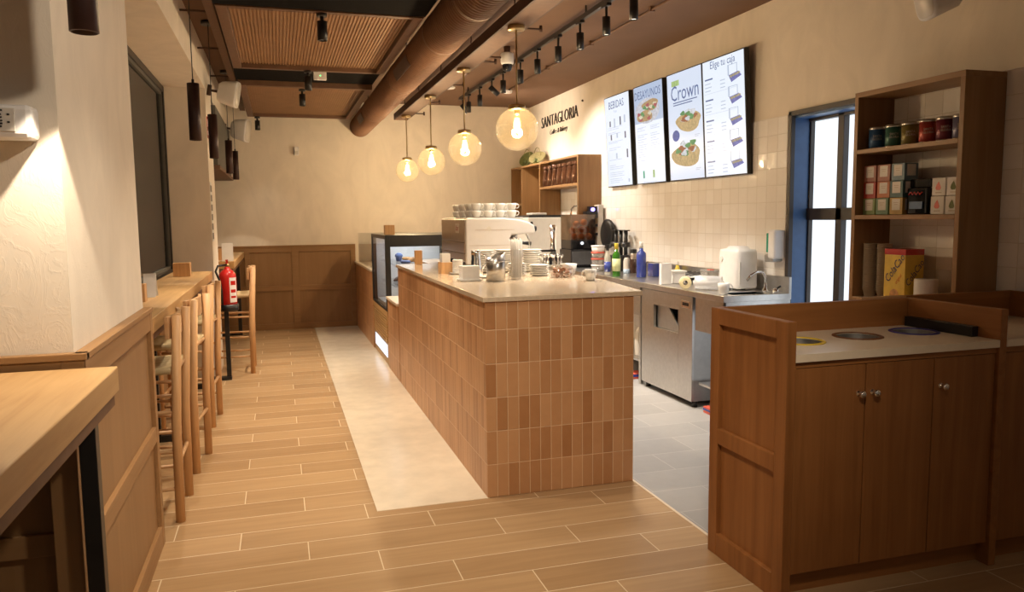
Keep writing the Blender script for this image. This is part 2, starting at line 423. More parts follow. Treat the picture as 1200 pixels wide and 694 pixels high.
for z0, z1 in ((0, .08), (.53, .60), (1.06, 1.13)): f.box((-.95, 10.92, z0), (1.02, 10.95, z1))
for x0, x1 in ((-.949, -.86), (-.45, -.38), (.16, .25), (.95, 1.019)): f.box((x0, 10.9188, .001), (x1, 10.949, 1.129))
f.box((-.95, 10.91, 1.13), (1.02, 10.95, 1.15))
wainscot('trim_4', f, g, ('panel', 'panel_hx'), 'y')
f, g = MB(), MB()                           # breast wall under the window bars
for a, b in ((3.80, 7.80), (8.45, 10.92)):
    g.box((-.948, a, 0), (-.94, b, 1.0))
    for z0, z1 in ((0, .1), (.93, 1.0)): f.box((-.948, a, z0), (-.925, b, z1))
    n = int((b-a)/.8)
    for i in range(n+1):
        y = a + (b-a-.07)*i/n; f.box((-.947, y+.0005, .001), (-.9238, y+.0695, .999))
wainscot('trim_5', f, g, ('panel', 'panel_h'), 'x')
# backlit kitchen door: bronze edge, blue lining, frosted panes
d = bpy.data.objects.new('door_1', None); COL.objects.link(d); d.location = (3.6, 4.3, 0); d['kind'] = 'structure'
MB().box((3.585, 4.835, 0), (3.62, 4.87, 2.235)).box((3.585, 3.72, 2.205), (3.62, 4.87, 2.24)).build('door_casing', 'dark_frame', d, .002)
MB().box((3.62, 4.845, 0), (3.80, 4.865, 2.205)).box((3.62, 3.72, 2.19), (3.80, 4.865, 2.205)).build('door_lining', 'blue_frame', d)
fr = MB(); xx0, xx1 = 3.75, 3.80
for y0, y1 in ((4.475, 4.535), (3.72, 3.80)): fr.box((xx0-.01, y0, 0), (xx1, y1, 2.19))
fr.box((xx0, 4.83, 0), (xx1, 4.845, 2.19))
for z0, z1 in ((0, .12), (1.455, 1.54), (2.17, 2.19)): fr.box((xx0-.01, 3.72, z0), (xx1, 4.845, z1))
fr.build('door_frame', 'dark_frame', d, .003)
fr = MB()
for y0, y1 in ((4.535, 4.83), (3.80, 4.475)):
    for z0, z1 in ((.12, 1.455), (1.54, 2.17)): fr.box((3.785, y0, z0), (3.795, y1, z1))
fr.build('door_pane', 'door_pane', d)

# ================================================================== CEILING
def slat_panel(y0, y1, label):
    x0, x1, z = -.32, .985, 2.82
    r = thing('ceiling_panel', label, 'ceiling panel', ((x0+x1)/2, (y0+y1)/2, z), 'slatted ceiling panels')
    fr = B(((x0, y0, z), (x0+.07, y1, z+.10)), ((x1-.07, y0, z), (x1, y1, z+.10)), ((x0+.07, y0, z), (x1-.07, y0+.055, z+.10)), ((x0+.07, y1-.055, z), (x1-.07, y1, z+.10)))
    fr.build('panel_frame', 'rail_brown', r, .003)
    s = MB(); s.box((x0+.07, y0+.055, z+.045), (x1-.07, y1-.055, z+.06))
    n = 48; w = (x1-x0-.14)/n
    for i in range(n): s.box((x0+.07+w*i+w*.2, y0+.055, z+.037), (x0+.07+w*i+w*.8, y1-.055, z+.0451))
    s.build('slats', 'slat', r)
    h = MB()
    for x in (x0+.12, x1-.12):
        for y in (y0+.15, y1-.15): h.cyl((x, y, z+.10), (x, y, 3.09), .006, n=6)
    h.build('hanger_rod', 'dark_paint', r)
slat_panel(5.22, 7.30, 'larger slatted brown ceiling panel in a wooden frame, nearer the entrance')
slat_panel(8.18, 10.62, 'slatted brown ceiling panel hung next to the plaster back wall')
slat_panel(2.4, 4.55, 'slatted brown ceiling panel over the entrance side, mostly out of view')
solo(B(((-.33, 7.40, 2.86), (.98, 8.10, 3.09))), 'dark_gap_box', 'dark', 'black box that darkens the gap between the two slatted ceiling panels', 'ceiling box')  # near-black box that makes the gap between the panels dark
solo(B(((-.33, 4.62, 2.825), (.99, 5.20, 3.09))), 'dark_gap_box', 'dark', 'black box that darkens the band in front of the larger slatted ceiling panel', 'ceiling box')  # near-black box for the dark band before the first panel
t = thing('ceiling_beam', 'brown beam running along the left of the slatted panels with short rods', 'ceiling beam', (-.39, 6.4, 2.93))
B(((-.42, 2.4, 2.93), (-.355, 10.9, 3.09))).build('beam', 'rail_brown', t, .003)
for y in (5.0, 6.0, 7.25, 8.6): MB().cyl((-.60, y, 2.97), (-.42, y, 2.97), .008, n=8).build('rod', 'dark_paint', t)
# spiral duct
Lx, Lz, Ls = 1.14, 2.765, .134
pr = [(0, 0)]; y = 0; L = 10.95-2.6
nrib = int(L/.042)
for i in range(nrib):
    a = L*i/nrib; s_ = L/nrib
    pr += [(Ls, a), (Ls, a+s_*.62), (Ls+.008, a+s_*.74), (Ls+.008, a+s_*.88), (Ls, a+s_)]
pr.append((0, L))
t = thing('ventilation_duct', 'brown spiral ventilation duct running along the ceiling to the back wall', 'duct', (Lx, 6.8, Lz-Ls))
MB().lathe(pr, (Lx, 2.6, Lz), 72, (0, 1, 0), False).build('pipe', 'duct', t)
for y in (4.4, 5.35, 7.1, 9.2):
    MB().lathe([(Ls, -.02), (Ls+.011, -.018), (Ls+.011, -.002), (Ls+.004, 0), (Ls+.011, .002), (Ls+.011, .018), (Ls, .02)], (Lx, y, Lz), 40, (0, 1, 0)).build('joint_band', 'duct', t)
for y0, y1 in ((6.05, 6.75), (9.4, 9.9)):
    g = MB(); a0, a1 = PI*1.02, PI*1.22
    vs = []
    for yy in (y0, y1):
        for i in range(7):
            a = a0+(a1-a0)*i/6
            for rr in (Ls-.002, Ls+.012): vs.append((Lx+rr*math.cos(a), yy, Lz+rr*math.sin(a)))
    fs = [(i*2+1, i*2+3, 14+i*2+3, 14+i*2+1) for i in range(6)] + [(0, 1, 15, 14), (12, 13, 27, 26), (0, 2, 3, 1), (14, 16, 17, 15), (2, 4, 5, 3), (4, 6, 7, 5), (6, 8, 9, 7), (8, 10, 11, 9), (10, 12, 13, 11), (16, 18, 19, 17), (18, 20, 21, 19), (20, 22, 23, 21), (22, 24, 25, 23), (24, 26, 27, 25)]
    g.add(vs, fs).build('air_grille', 'dark_paint', t)
for y in (4.0, 6.9, 9.9): MB().cyl((Lx, y, Lz+Ls), (Lx, y, 3.09), .006, n=6).build('hanger_rod', 'dark_paint', t)
# hanging tray that carries the globe pendants
t = thing('cable_tray', 'long brown hanging cable tray carrying the glass globe pendants', 'cable tray', (1.62, 6.6, 2.80))
B(((1.53, 2.6, 2.80), (1.545, 10.42, 2.88)), ((1.695, 2.6, 2.80), (1.71, 10.42, 2.88))).build('tray_side', 'dark_paint', t, .002)
B(((1.545, 2.6, 2.80), (1.695, 10.42, 2.812))).build('tray_base', 'rail_brown', t)
for y in (3.6, 5.0, 6.2, 7.4, 8.6, 9.6):
    MB().cyl((1.55, y, 2.81), (1.55, y, 3.09), .006, n=6).build('hanger_rod', 'dark_paint', t)
    MB().cyl((1.71, y+.35, 2.83), (1.86, y+.35, 2.83), .007, n=6).cyl((1.85, y+.35, 2.81), (1.85, y+.35, 2.855), .011, n=8).build('bracket', 'dark_paint', t)
# glass globe pendants
GZ, GR = 2.105, .147
r = thing('globe_pendant', 'x', 'pendant lamp', (0, 0, 0), 'glass globe pendants over the counter')
MB().lathe([(0, 2.80), (.058, 2.80), (.060, 2.795), (.060, 2.772), (.056, 2.768), (0, 2.768)], (0, 0, 0), 28).build('canopy', 'brass', r)
MB().cyl((0, 0, GZ+GR), (0, 0, 2.77), .0065, n=10).build('rod', 'brass', r)
MB().lathe([(0, .030), (.050, .030), (.060, .025), (.062, -.002), (.055, -.006), (0, -.006)], (0, 0, GZ+GR-.012), 28).build('cap', 'brass', r)
prof = [(GR*math.sin(a), -GR*math.cos(a)) for a in [PI*i/22*(.88) for i in range(23)]]
sh = MB().lathe(prof, (0, 0, GZ), 40).build('globe', 'globe_glass', r)
bl = MB().lathe([(0, -.075), (.012, -.072), (.022, -.055), (.026, -.03), (.024, .0), (.018, .03), (.014, .05)], (0, 0, GZ+.05), 20)
bb = bl.build('bulb', thin_glass('bulb_glass', (1, .9, .7), .05, .05, (1, .8, .5)), r)
fi = MB()
for k in range(4):
    a = k*PI/2; fi.tube([(.009*math.cos(a), .009*math.sin(a), GZ-.01), (.012*math.cos(a), .012*math.sin(a), GZ+.03), (.008*math.cos(a), .008*math.sin(a), GZ+.075)], 0.0055, 8)
fi.build('filament', 'bulb', bb)
MB().cyl((0, 0, GZ+.095), (0, 0, GZ+GR-.015), .017, .02, 16).build('lamp_holder', 'brass', r)
gl = ['nearest and largest-looking glass globe pendant, over the front of the counter', 'second glass globe pendant from the entrance, hung over the coffee machine',
      'third glass globe pendant from the entrance, between the second and the last', 'last glass globe pendant, hung closest to the back wall']
for i, y in enumerate((5.17, 6.73, 8.28, 9.9)):
    o = r if i == 0 else dup(r, (1.61, y, 0), gl[i])
    o.location = (1.61, y, 0); o['label'] = gl[i]
    point('globe_light', (1.61, y, GZ+.03), GLOBE_W, (1, .79, .55), .04)
# surface spot on the slatted panels
def can_mesh(h=.12, rr=.032):
    return MB().lathe([(0, 0), (rr, 0), (rr, -h), (rr-.005, -h-.001), (rr-.006, -h+.012), (0, -h+.012)], (0, 0, 0), 24)
def surf_spot(loc, label, tgt, w):
    x, y, z = loc; r = thing('ceiling_spotlight', label, 'spotlight', loc, 'black spotlights under the slatted panels')
    r.location = (0, 0, 0)
    MB().cyl((0, 0, -.02), (0, 0, 0), .034, n=20).build('mount', 'black', r)
    MB().cyl((0, 0, -.05), (0, 0, -.02), .012, n=12).build('neck', 'black', r)
    q = can_mesh(); q.v = [v+Vector((0, 0, -.05)) for v in q.v]; q.build('can', 'black', r)
    MB().cyl((0, 0, -.160), (0, 0, -.156), .025, n=20).build('lens', 'lamp_face', r)
    r.location = loc
    spot('spot_light', (x, y, z-.17), tgt, w, 80, .6)
surf_spot((.325, 5.26, 2.82), 'black can spotlight under the near edge of the larger slatted panel', (.35, 5.3, 0), PANEL_W)
surf_spot((.31, 7.27, 2.82), 'black can spotlight on the far edge of the larger slatted panel', (.3, 7.2, 0), PANEL_W)
surf_spot((.296, 8.48, 2.848), 'black can spotlight under the slatted panel by the back wall', (.3, 8.5, 0), PANEL_W)
surf_spot((-.20, 10.59, 2.82), 'black can spotlight at the back left corner of the far slatted panel', (-.1, 10.2, 0), PANEL_W*.08)
# track with its heads
t = thing('lighting_track', 'black ceiling track running above the service aisle', 'lighting track', (2.30, 6.6, 3.0))
B(((2.285, 3.0, 3.0), (2.318, 9.85, 3.035))).build('track_profile', 'black', t, .002)
for y in (3.6, 5.6, 7.6, 9.4): MB().cyl((2.30, y, 3.035), (2.30, y, 3.09), .008, n=8).build('ceiling_mount', 'black', t)
TL = [(4.775, 'track spotlight at the top edge of the picture, nearest the entrance'), (5.22, 'second track spotlight from the entrance, lamp pointing straight down'), (5.72, 'third track spotlight from the entrance'),
      (6.21, 'fourth track spotlight from the entrance, level with the menu screens'), (6.75, 'fifth track spotlight from the entrance, just right of the near globe rod'), (7.26, 'sixth track spotlight, half behind the rod of the near globe'),
      (7.86, 'track spotlight right behind the dome camera'), (8.30, 'tilted track spotlight aimed at the wall sign'), (8.83, 'track spotlight just beyond the tilted one'), (9.38, 'track spotlight second from the far end of the track'),
      (9.68, 'last track spotlight, turned towards the back shelves')]
for y, lb in TL:
    tilt = {8.30: (.85, .0), 9.68: (.7, .1)}.get(y)
    r = thing('track_spotlight', 'black can ' + lb, 'spotlight', (2.30, y, 2.90), 'black spotlights on the ceiling track')
    r.location = (0, 0, 0)
    B(((-.018, -.05, .082), (.018, .05, .10))).build('adapter', 'black', r, .002)
    MB().cyl((0, 0, .0), (0, 0, .085), .009, n=10).build('neck', 'black', r)
    q = can_mesh(.125, .029); ln = MB().cyl((0, 0, -.118), (0, 0, -.112), .023, n=20)
    dirv = Vector((0, 0, -1))
    if tilt:
        Rm = Matrix.Rotation(-tilt[0], 3, 'Y')
        for mb in (q, ln): mb.v = [Rm @ (v+Vector((0, 0, .03))) for v in mb.v]
        dirv = Rm @ dirv
    else:
        for mb in (q, ln): mb.v = [v+Vector((0, 0, .012)) for v in mb.v]
    q.build('can', 'black', r); ln.build('lens', 'lamp_face', r)
    r.location = (2.30, y, 2.90)
    p = Vector((2.30, y, 2.90)) + dirv*.13
    tg = p + dirv*2 if tilt else Vector((2.42, y, 0))
    spot('track_light', p, tg, TRACK_W*(1.5 if y == 8.30 else 1.0), 86 if not tilt else 90, .7, NEUTRAL)
spot('sign_wash', (2.33, 9.68, 2.80), (3.6, 9.75, 2.72), TRACK_W*.8, 95, .8)
# conduit with clips
c = MB().cyl((2.80, 2.5, 3.065), (2.80, 9.3, 3.065), .011, n=10)
for y in (3.5, 4.3, 5.5, 6.7, 7.9): c.box((2.78, y-.015, 3.05), (2.82, y+.015, 3.09))
solo(c, 'conduit', 'rail_brown', 'thin brown conduit clipped to the ceiling along the menu wall', 'pipe')
# dome camera, disc, alarm heads
t = thing('dome_camera', 'white dome security camera on a ceiling bracket beside the near globe', 'camera', (2.12, 7.1, 2.86))
MB().lathe([(0, .17), (.055, .17), (.062, .16), (.062, .085), (.057, .07), (.05, .065), (0, .065)], (2.12, 7.1, 2.86), 28).build('housing', 'white', t)
MB().lathe([(.047, .066), (.046, .04), (.036, .012), (.02, .001), (0, -.002)], (2.12, 7.1, 2.86), 24).build('dome', 'black_gloss', t)
MB().cyl((1.90, 7.1, 2.985), (2.07, 7.1, 2.985), .01, n=8).cyl((2.12, 7.1, 3.02), (2.12, 7.1, 3.09), .03, n=16).build('bracket', 'dark_paint', t)
t = thing('ceiling_disc_lamp', 'flat round white ceiling disc hung behind the cable tray', 'ceiling lamp', (1.93, 8.9, 2.98))
MB().lathe([(0, 0), (.085, .003), (.095, .012), (.09, .024), (0, .03)], (1.93, 8.9, 2.98), 32).build('disc', 'white', t)
MB().cyl((1.93, 8.9, 3.01), (1.93, 8.9, 3.09), .045, n=20).build('mount', 'steel_dull', t)
solo(MB().lathe([(0, 0), (.05, .004), (.055, .02), (.06, .028), (.06, .04), (0, .04)], (2.84, 9.5, 3.05), 24), 'smoke_detector', 'white', 'white smoke detector lit on the ceiling above the wall sign', 'smoke detector')
t = thing('emergency_light', 'white emergency light box at the gap between the slatted panels', 'emergency light', (.415, 7.33, 2.76))
B(((.36, 7.31, 2.755), (.475, 7.36, 2.835))).build('housing', 'white', t, .006)
MB().cyl((.42, 7.309, 2.79), (.42, 7.312, 2.79), .006, n=10).build('indicator', 'green_led', t)
t = thing('motion_sensor', 'small white motion sensor on the plaster back wall', 'sensor', (.28, 10.93, 2.37))
B(((.245, 10.90, 2.36), (.31, 10.95, 2.475))).build('housing', 'white', t, .012)
B(((.255, 10.895, 2.375), (.30, 10.903, 2.42))).build('sensor_window', 'cream_metal', t, .003)
# wall loudspeakers
def speaker(loc, rz, label, s=1.0):
    r = thing('wall_speaker', label, 'loudspeaker', (0, 0, 0), 'white wall loudspeakers')
    b = MB(); n = 24
    def ring(x, w, h): return [(x, w*math.copysign(abs(math.cos(a))**.5, math.cos(a)), h*math.copysign(abs(math.sin(a))**.5, math.sin(a))) for a in [2*PI*i/n for i in range(n)]]
    R = [ring(-.09*s, .055*s, .075*s), ring(-.06*s, .07*s, .10*s), ring(.07*s, .085*s, .125*s), ring(.085*s, .083*s, .122*s)]
    vs = [p for q in R for p in q]
    fs = [(k*n+i, k*n+(i+1) % n, (k+1)*n+(i+1) % n, (k+1)*n+i) for k in range(3) for i in range(n)] + [tuple(range(n))[::-1], tuple(range(3*n, 4*n))]
    b.add(vs, fs, True).build('cabinet', 'white', r)
    g = MB(); q = ring(.086*s, .074*s, .112*s) + ring(.090*s, .072*s, .110*s)
    g.add(q, [(i, (i+1) % n, n+(i+1) % n, n+i) for i in range(n)] + [tuple(range(n, 2*n))], True).build('grille', 'cream_metal', r)
    MB().cyl((-.17*s, 0, 0), (-.085*s, 0, 0), .012, n=10).cyl((-.18*s, 0, -.05), (-.18*s, 0, .05), .02, n=10).build('bracket', 'dark_paint', r)
    r.location = loc; r.rotation_euler = (0, rz[0], rz[1]); return r
speaker((-.40, 7.95, 2.70), (.18, -.2), 'white wall loudspeaker on the left pier by the tube pendants', 1.0)
speaker((-.40, 10.35, 2.62), (.15, -.35), 'white wall loudspeaker near the back wall, behind the other one', 1.15)
speaker((3.38, 3.36, 2.66), (.25, PI-.25), 'white loudspeaker on the right wall above the tin shelf, cut by the picture edge', 1.05)

# ================================================================== LEFT SIDE
def bar(nm, y0, y1, x1, z1, label, legs):
    r = thing(nm, label, 'bar counter', ((x1-.92)/2, (y0+y1)/2, 0), 'oak window bars')
    B(((-.92 if y0 > 3 else -1.45, y0, z1-.075), (x1, y1, z1))).build('top', 'oak', r, .004)
    B(((-.90 if y0 > 3 else -1.43, y0+.01, z1-.115), (x1-.012, y1-.01, z1-.075))).build('under_rail', 'rail_brown', r, .002)
    for y in legs:
        lg = MB(); xa, xb, t = -.86, x1-.05, .045
        lg.box((xb-t, y-t/2, 0), (xb, y+t/2, z1-.115)); lg.box((xa, y-t/2, 0), (xa+t, y+t/2, z1-.115)); lg.box((xa+t, y-t/2, 0), (xb-t, y+t/2, t))
        lg.build('leg_frame', 'black', r, .002)
    return r
bar('window_bar', .7, 2.50, -.472, 1.072, 'oak bar in the lower left corner, nearest the camera', (2.42,))
bar('window_bar', 3.81, 7.45, -.585, 1.042, 'long oak bar under the dark window, stools tucked below', (3.88, 5.6, 7.3))
bar('window_bar', 8.46, 10.90, -.45, 1.075, 'short oak bar at the back wall beyond the extinguisher', (10.6,))
solo(B(((-.66, 2.45, 0), (-.585, 2.524, .95))), 'bar_support', 'panel', 'veneered upright post behind the black leg of the nearest bar', 'post', bevel=.003)
# stools
r0 = thing('bar_stool', 'x', 'bar stool', (0, 0, 0), 'rush seated bar stools')
for s in (-1, 1):
    MB().tube([(.165, .195*s, 0), (.170, .195*s, .5), (.197, .195*s, 1.04)], .023, 14).build('rear_leg', 'oak_z', r0)
    MB().tube([(-.17, .195*s, 0), (-.17, .195*s, .785)], .021, 14).build('front_leg', 'oak_z', r0)
seat = MB(); n = 12; P = []
for i in range(n+1):
    for j in range(n+1):
        u, v = i/n*2-1, j/n*2-1
        P.append((.175*u, .195*v, .785-.022*(1-u*u)*(1-v*v)-.004*abs(abs(u)-abs(v))))
k = len(P); P2 = [(x, y, z-.035) for x, y, z in P]
fs = [(i*(n+1)+j, (i+1)*(n+1)+j, (i+1)*(n+1)+j+1, i*(n+1)+j+1) for i in range(n) for j in range(n)]
fs2 = [tuple(k+a for a in f[::-1]) for f in fs]; edge = []
loop = [i*(n+1) for i in range(n+1)] + [n*(n+1)+j for j in range(1, n+1)] + [i*(n+1)+n for i in range(n-1, -1, -1)] + [j for j in range(n-1, 0, -1)]
for a, b in zip(loop, loop[1:]+loop[:1]): edge.append((a, b, k+b, k+a))
seat.add(P+P2, fs+fs2+edge, True).build('seat', 'rush', r0, recalc=True)
def slat(z0, z1):
    m = MB(); N = 10; vs = []
    for i in range(N+1):
        y = -.225+.45*i/N; b = -.030*(y/.225)**2
        vs += [(.173+b, y, z0), (.191+b, y, z0), (.191+b, y, z1), (.173+b, y, z1)]
    fs = [(i*4+a, i*4+(a+1) % 4, i*4+4+(a+1) % 4, i*4+4+a) for i in range(N) for a in range(4)] + [(0, 3, 2, 1), (N*4, N*4+1, N*4+2, N*4+3)]
    return m.add(vs, fs)
slat(.925, 1.036).build('back_slat', 'oak_x', r0, .003)
for z, xs in ((.30, (.17,)), (.24, (-.17,)), (.52, (-.17, ))):
    for x in xs: MB().cyl((x, -.195, z), (x, .195, z), .011, n=10).build('rung', 'oak_x', r0)
for z in (.17, .36, .56):
    for s in (-1, 1): MB().cyl((-.17, .195*s, z), (.17, .195*s, z), .010, n=10).build('rung', 'oak_x', r0)
for x in (.17, -.17): MB().cyl((x, -.195, .755), (x, .195, .755), .014, n=10).build('seat_rail', 'oak_x', r0)
SL = ['beech bar stool with rush seat nearest the camera, first of the row', 'second beech bar stool along the window bar', 'third beech bar stool along the window bar, last before the extinguisher', 'beech bar stool drawn out from the short bar by the back wall']
for i, (x, y, rz) in enumerate(((-.690, 4.245, -.12), (-.668, 5.03, -.09), (-.665, 6.085, -.06), (-.455, 8.08, 0))):
    o = r0 if i == 0 else dup(r0, (x, y, 0), SL[i], rz)
    o.location = (x, y, 0); o['label'] = SL[i]
# tube pendants
rp = thing('tube_pendant', 'x', 'pendant lamp', (0, 0, 0), 'bronze tube pendants over the window bar')
MB().lathe([(0, 0), (.0365, 0), (.0365, -.35), (.033, -.352), (.032, -.335), (0, -.335)], (0, 0, 2.355), 28).build('tube', 'brown_metal', rp)
MB().cyl((0, 0, 2.022), (0, 0, 2.026), .030, n=20).build('lens', 'lamp_face', rp)
MB().cyl((0, 0, 2.355), (0, 0, 2.38), .008, n=10).build('cord_grip', 'black', rp)
MB().cyl((0, 0, 2.38), (0, 0, 3.07), .003, n=6).build('cord', 'black', rp)
MB().cyl((0, 0, 3.06), (0, 0, 3.09), .055, n=24).build('canopy', 'black', rp)
PLB = ['bronze tube pendant cut by the top edge, nearest the camera', 'bronze tube pendant in front of the far window pier, second from the camera', 'third bronze tube pendant, beside the white loudspeaker',
       'fourth bronze tube pendant, hung before the grey shutter box', 'last bronze tube pendant, hung closest to the back wall']
for i, y in enumerate((2.36, 5.3, 6.8, 8.95, 10.29)):
    o = rp if i == 0 else dup(rp, (-.475, y, 0), PLB[i])
    o.location = (-.475, y, 0); o['label'] = PLB[i]
    spot('pendant_light', (-.475, y, 2.01), (-.475, y, 0), PEND_W*(1, .9, .8, .5, .25)[i], 89, .18, (1, .84, .64), .015)
# shutter box
t = thing('shutter_box', 'dark grey roller shutter box over the far window', 'shutter box', (-.6, 9.7, 2.02))
B(((-.80, 8.47, 2.06), (-.56, 10.93, 2.66))).build('box', 'grey_panel', t, .004)
B(((-.82, 8.46, 2.02), (-.54, 10.94, 2.06))).build('bottom_lip', 'rail_brown', t, .003)
# device on the near pier
t = thing('alarm_panel', 'white rounded alarm control box on the nearest plaster pier', 'alarm panel', (-.715, 2.5, 1.73))
B(((-.80, 2.475, 1.732), (-.645, 2.56, 1.826))).build('housing', 'white', t, .016, seg=4) if False else B(((-.80, 2.475, 1.732), (-.645, 2.56, 1.826))).build('housing', 'white', t, .014)
B(((-.752, 2.472, 1.75), (-.685, 2.476, 1.815))).build('faceplate', 'cream_metal', t, .002)
MB().cyl((-.741, 2.470, 1.801), (-.741, 2.473, 1.801), .0035, n=10).build('indicator', 'blue_led', t)
d = MB()
for z, x, w in ((1.808, -.722, .016), (1.797, -.722, .010), (1.789, -.722, .012), (1.780, -.722, .014), (1.772, -.722, .014), (1.764, -.722, .010), (1.797, -.700, .006), (1.776, -.700, .006)):
    d.box((x-w/2, 2.4705, z-.0022), (x+w/2, 2.473, z+.0022))
d.build('markings', 'black', t)
# signs on the far pier
t = thing('safety_sign', 'small red and white sign on the far window pier', 'sign', (-.598, 7.87, 2.30))
B(((-.600, 7.84, 2.27), (-.596, 8.0, 2.47))).build('plate', 'red', t)
B(((-.5965, 7.86, 2.30), (-.595, 7.98, 2.34)), ((-.5965, 7.86, 2.38), (-.595, 7.98, 2.45))).build('pictogram', 'white', t)
t = thing('notice_strip', 'white strip of six small grey notices on the far window pier', 'notice', (-.598, 7.87, 1.4))
B(((-.600, 7.83, 1.30), (-.596, 8.0, 1.86))).build('backing', 'white_paper', t)
d = MB()
for k in range(6): d.box((-.597, 7.845, 1.32+k*.09), (-.595, 7.985, 1.38+k*.09))
d.build('notice_field', 'grey_panel', t)
# bar-top items
def napkin_box(x, y, z, label, w=.13, dd=.11, h=.11):
    t = thing('napkin_box', label, 'napkin box', (x, y, z), 'wooden napkin boxes')
    k = .010
    B(((x-w/2, y-dd/2, z), (x+w/2, y-dd/2+k, z+h)), ((x-w/2, y+dd/2-k, z), (x+w/2, y+dd/2, z+h)), ((x-w/2, y-dd/2+k, z), (x-w/2+k, y+dd/2-k, z+h)), ((x+w/2-k, y-dd/2+k, z), (x+w/2, y+dd/2-k, z+h)), ((x-w/2+k, y-dd/2+k, z), (x+w/2-k, y+dd/2-k, z+k))).build('case', 'oak_z', t, .0015)
    B(((x-w/2+k+.004, y-dd/2+k+.004, z+k), (x+w/2-k-.004, y+dd/2-k-.004, z+h*.86))).build('napkins', 'white_paper', t)
napkin_box(-.77, 6.86, 1.0425, 'square oak napkin box on the window bar beside the plaster pier')
napkin_box(-.775, 4.80, 1.0425, 'small oak box at the near end of the window bar beside the leaflet', .075, .075, .10)
napkin_box(-.575, 8.80, 1.075, 'oak box on the short bar behind the extinguisher', .09, .09, .12)
def leaflet(x, y, z, label, h=.16, w=.10):
    t = thing('leaflet_stand', label, 'leaflet stand', (x, y, z))
    m = MB().prism([(y-.05, z), (y-.047, z), (y+.004, z+h), (y+.001, z+h)], 'x', x-w/2, x+w/2).prism([(y+.05, z), (y+.047, z), (y-.001, z+h), (y+.002, z+h)], 'x', x-w/2, x+w/2)
    m.build('card', 'white_paper', t)
    B(((x-w/2+.01, y-.045, z), (x+w/2-.01, y+.045, z+.003))).build('foot', 'white', t)
leaflet(-.755, 5.08, 1.0425, 'white folded leaflet stand on the window bar', .14, .07)
leaflet(-.515, 8.56, 1.075, 'white folded card on the short bar above the extinguisher', .19, .11)
solo(MB().cyl((-.795, 4.785, 1.145), (-.795, 4.80, 1.28), .004, n=8).cyl((-.775, 4.80, 1.145), (-.77, 4.81, 1.25), .004, n=8), 'paper_stirrer', 'white_paper', 'white paper stirrers standing in the small oak box', 'stirrer')
# extinguisher and its stand
t = thing('extinguisher_stand', 'black steel floor stand under the red fire extinguisher', 'stand', (-.50, 7.64, 0))
B(((-.515, 7.62, .03), (-.475, 7.66, .66))).build('post', 'black', t, .003)
B(((-.66, 7.60, 0), (-.472, 7.68, .03))).build('foot', 'black', t, .003)
MB().lathe([(0, 0), (.085, 0), (.088, .004), (.088, .06), (.083, .06), (.083, .006), (0, .006)], (-.47, 7.62, .66), 28).build('tray', 'black', t)
t = thing('fire_extinguisher', 'red fire extinguisher with white label on a black stand at the bar end', 'fire extinguisher', (-.47, 7.62, .667))
e = (-.47, 7.62, .667)
MB().lathe([(0, 0), (.074, 0), (.078, .006), (.078, .30), (.072, .335), (.05, .365), (.026, .38), (.024, .40), (0, .40)], e, 32).build('cylinder', 'red', t)
MB().cyl((-.47, 7.62, 1.065), (-.47, 7.62, 1.10), .02, n=16).build('valve', 'brass', t)
MB().box((-.48, 7.575, 1.10), (-.46, 7.66, 1.112)).box((-.48, 7.565, 1.125), (-.46, 7.65, 1.135)).box((-.48, 7.645, 1.10), (-.46, 7.66, 1.135)).build('handle', 'red', t, .002)
MB().tube([(-.49, 7.60, 1.085), (-.545, 7.565, 1.08), (-.565, 7.545, 1.03), (-.535, 7.537, .95), (-.52, 7.536, .85), (-.52, 7.536, .73)], .010, 10).build('hose', 'black', t)
lab = MB(); vs = []
for zz in (.74, .97):
    for i in range(9):
        a = -PI*.42+PI*.32*i/8; vs.append((-.47+.0788*math.cos(a), 7.62+.0788*math.sin(a), zz))
lab.add(vs, [(i, i+1, 9+i+1, 9+i) for i in range(8)]).build('label_band', 'white', t)
lab = MB()
for zz, z2 in ((.78, .80), (.83, .86), (.90, .94)):
    vs = []
    for h in (zz, z2):
        for i in range(5):
            a = -PI*.38+PI*.22*i/4; vs.append((-.47+.0794*math.cos(a), 7.62+.0794*math.sin(a), h))
    lab.add(vs, [(i, i+1, 5+i+1, 5+i) for i in range(4)])
lab.build('lettering', 'red', t)

# ================================================================== COUNTER
CZ = 1.085
t = thing('service_counter', 'terracotta tiled service counter with polished stone top in the middle', 'counter', (1.45, 5.4, 0))
B(((1.02, 3.87, 0), (1.875, 6.95, CZ-.026)), ((1.32, 6.95, 0), (1.875, 7.72, CZ-.026))).build('tiled_body', 'counter_tile', t, .004)
MB().prism([(1.005, 3.855), (1.922, 3.855), (2.03, 4.60), (2.03, 7.73), (1.315, 7.73), (1.315, 6.97), (1.005, 6.97)], 'z', CZ-.026, CZ).build('worktop', 'quartz', t, .003)
t = thing('low_counter', 'low tiled plinth with cream slab between counter and pastry case', 'counter', (1.15, 7.3, 0))
B(((1.02, 6.975, 0), (1.30, 7.70, .70))).build('tiled_body', 'counter_tile', t, .003)
B(((1.005, 6.975, .70), (1.31, 7.705, .725))).build('worktop', 'solid', t, .003)
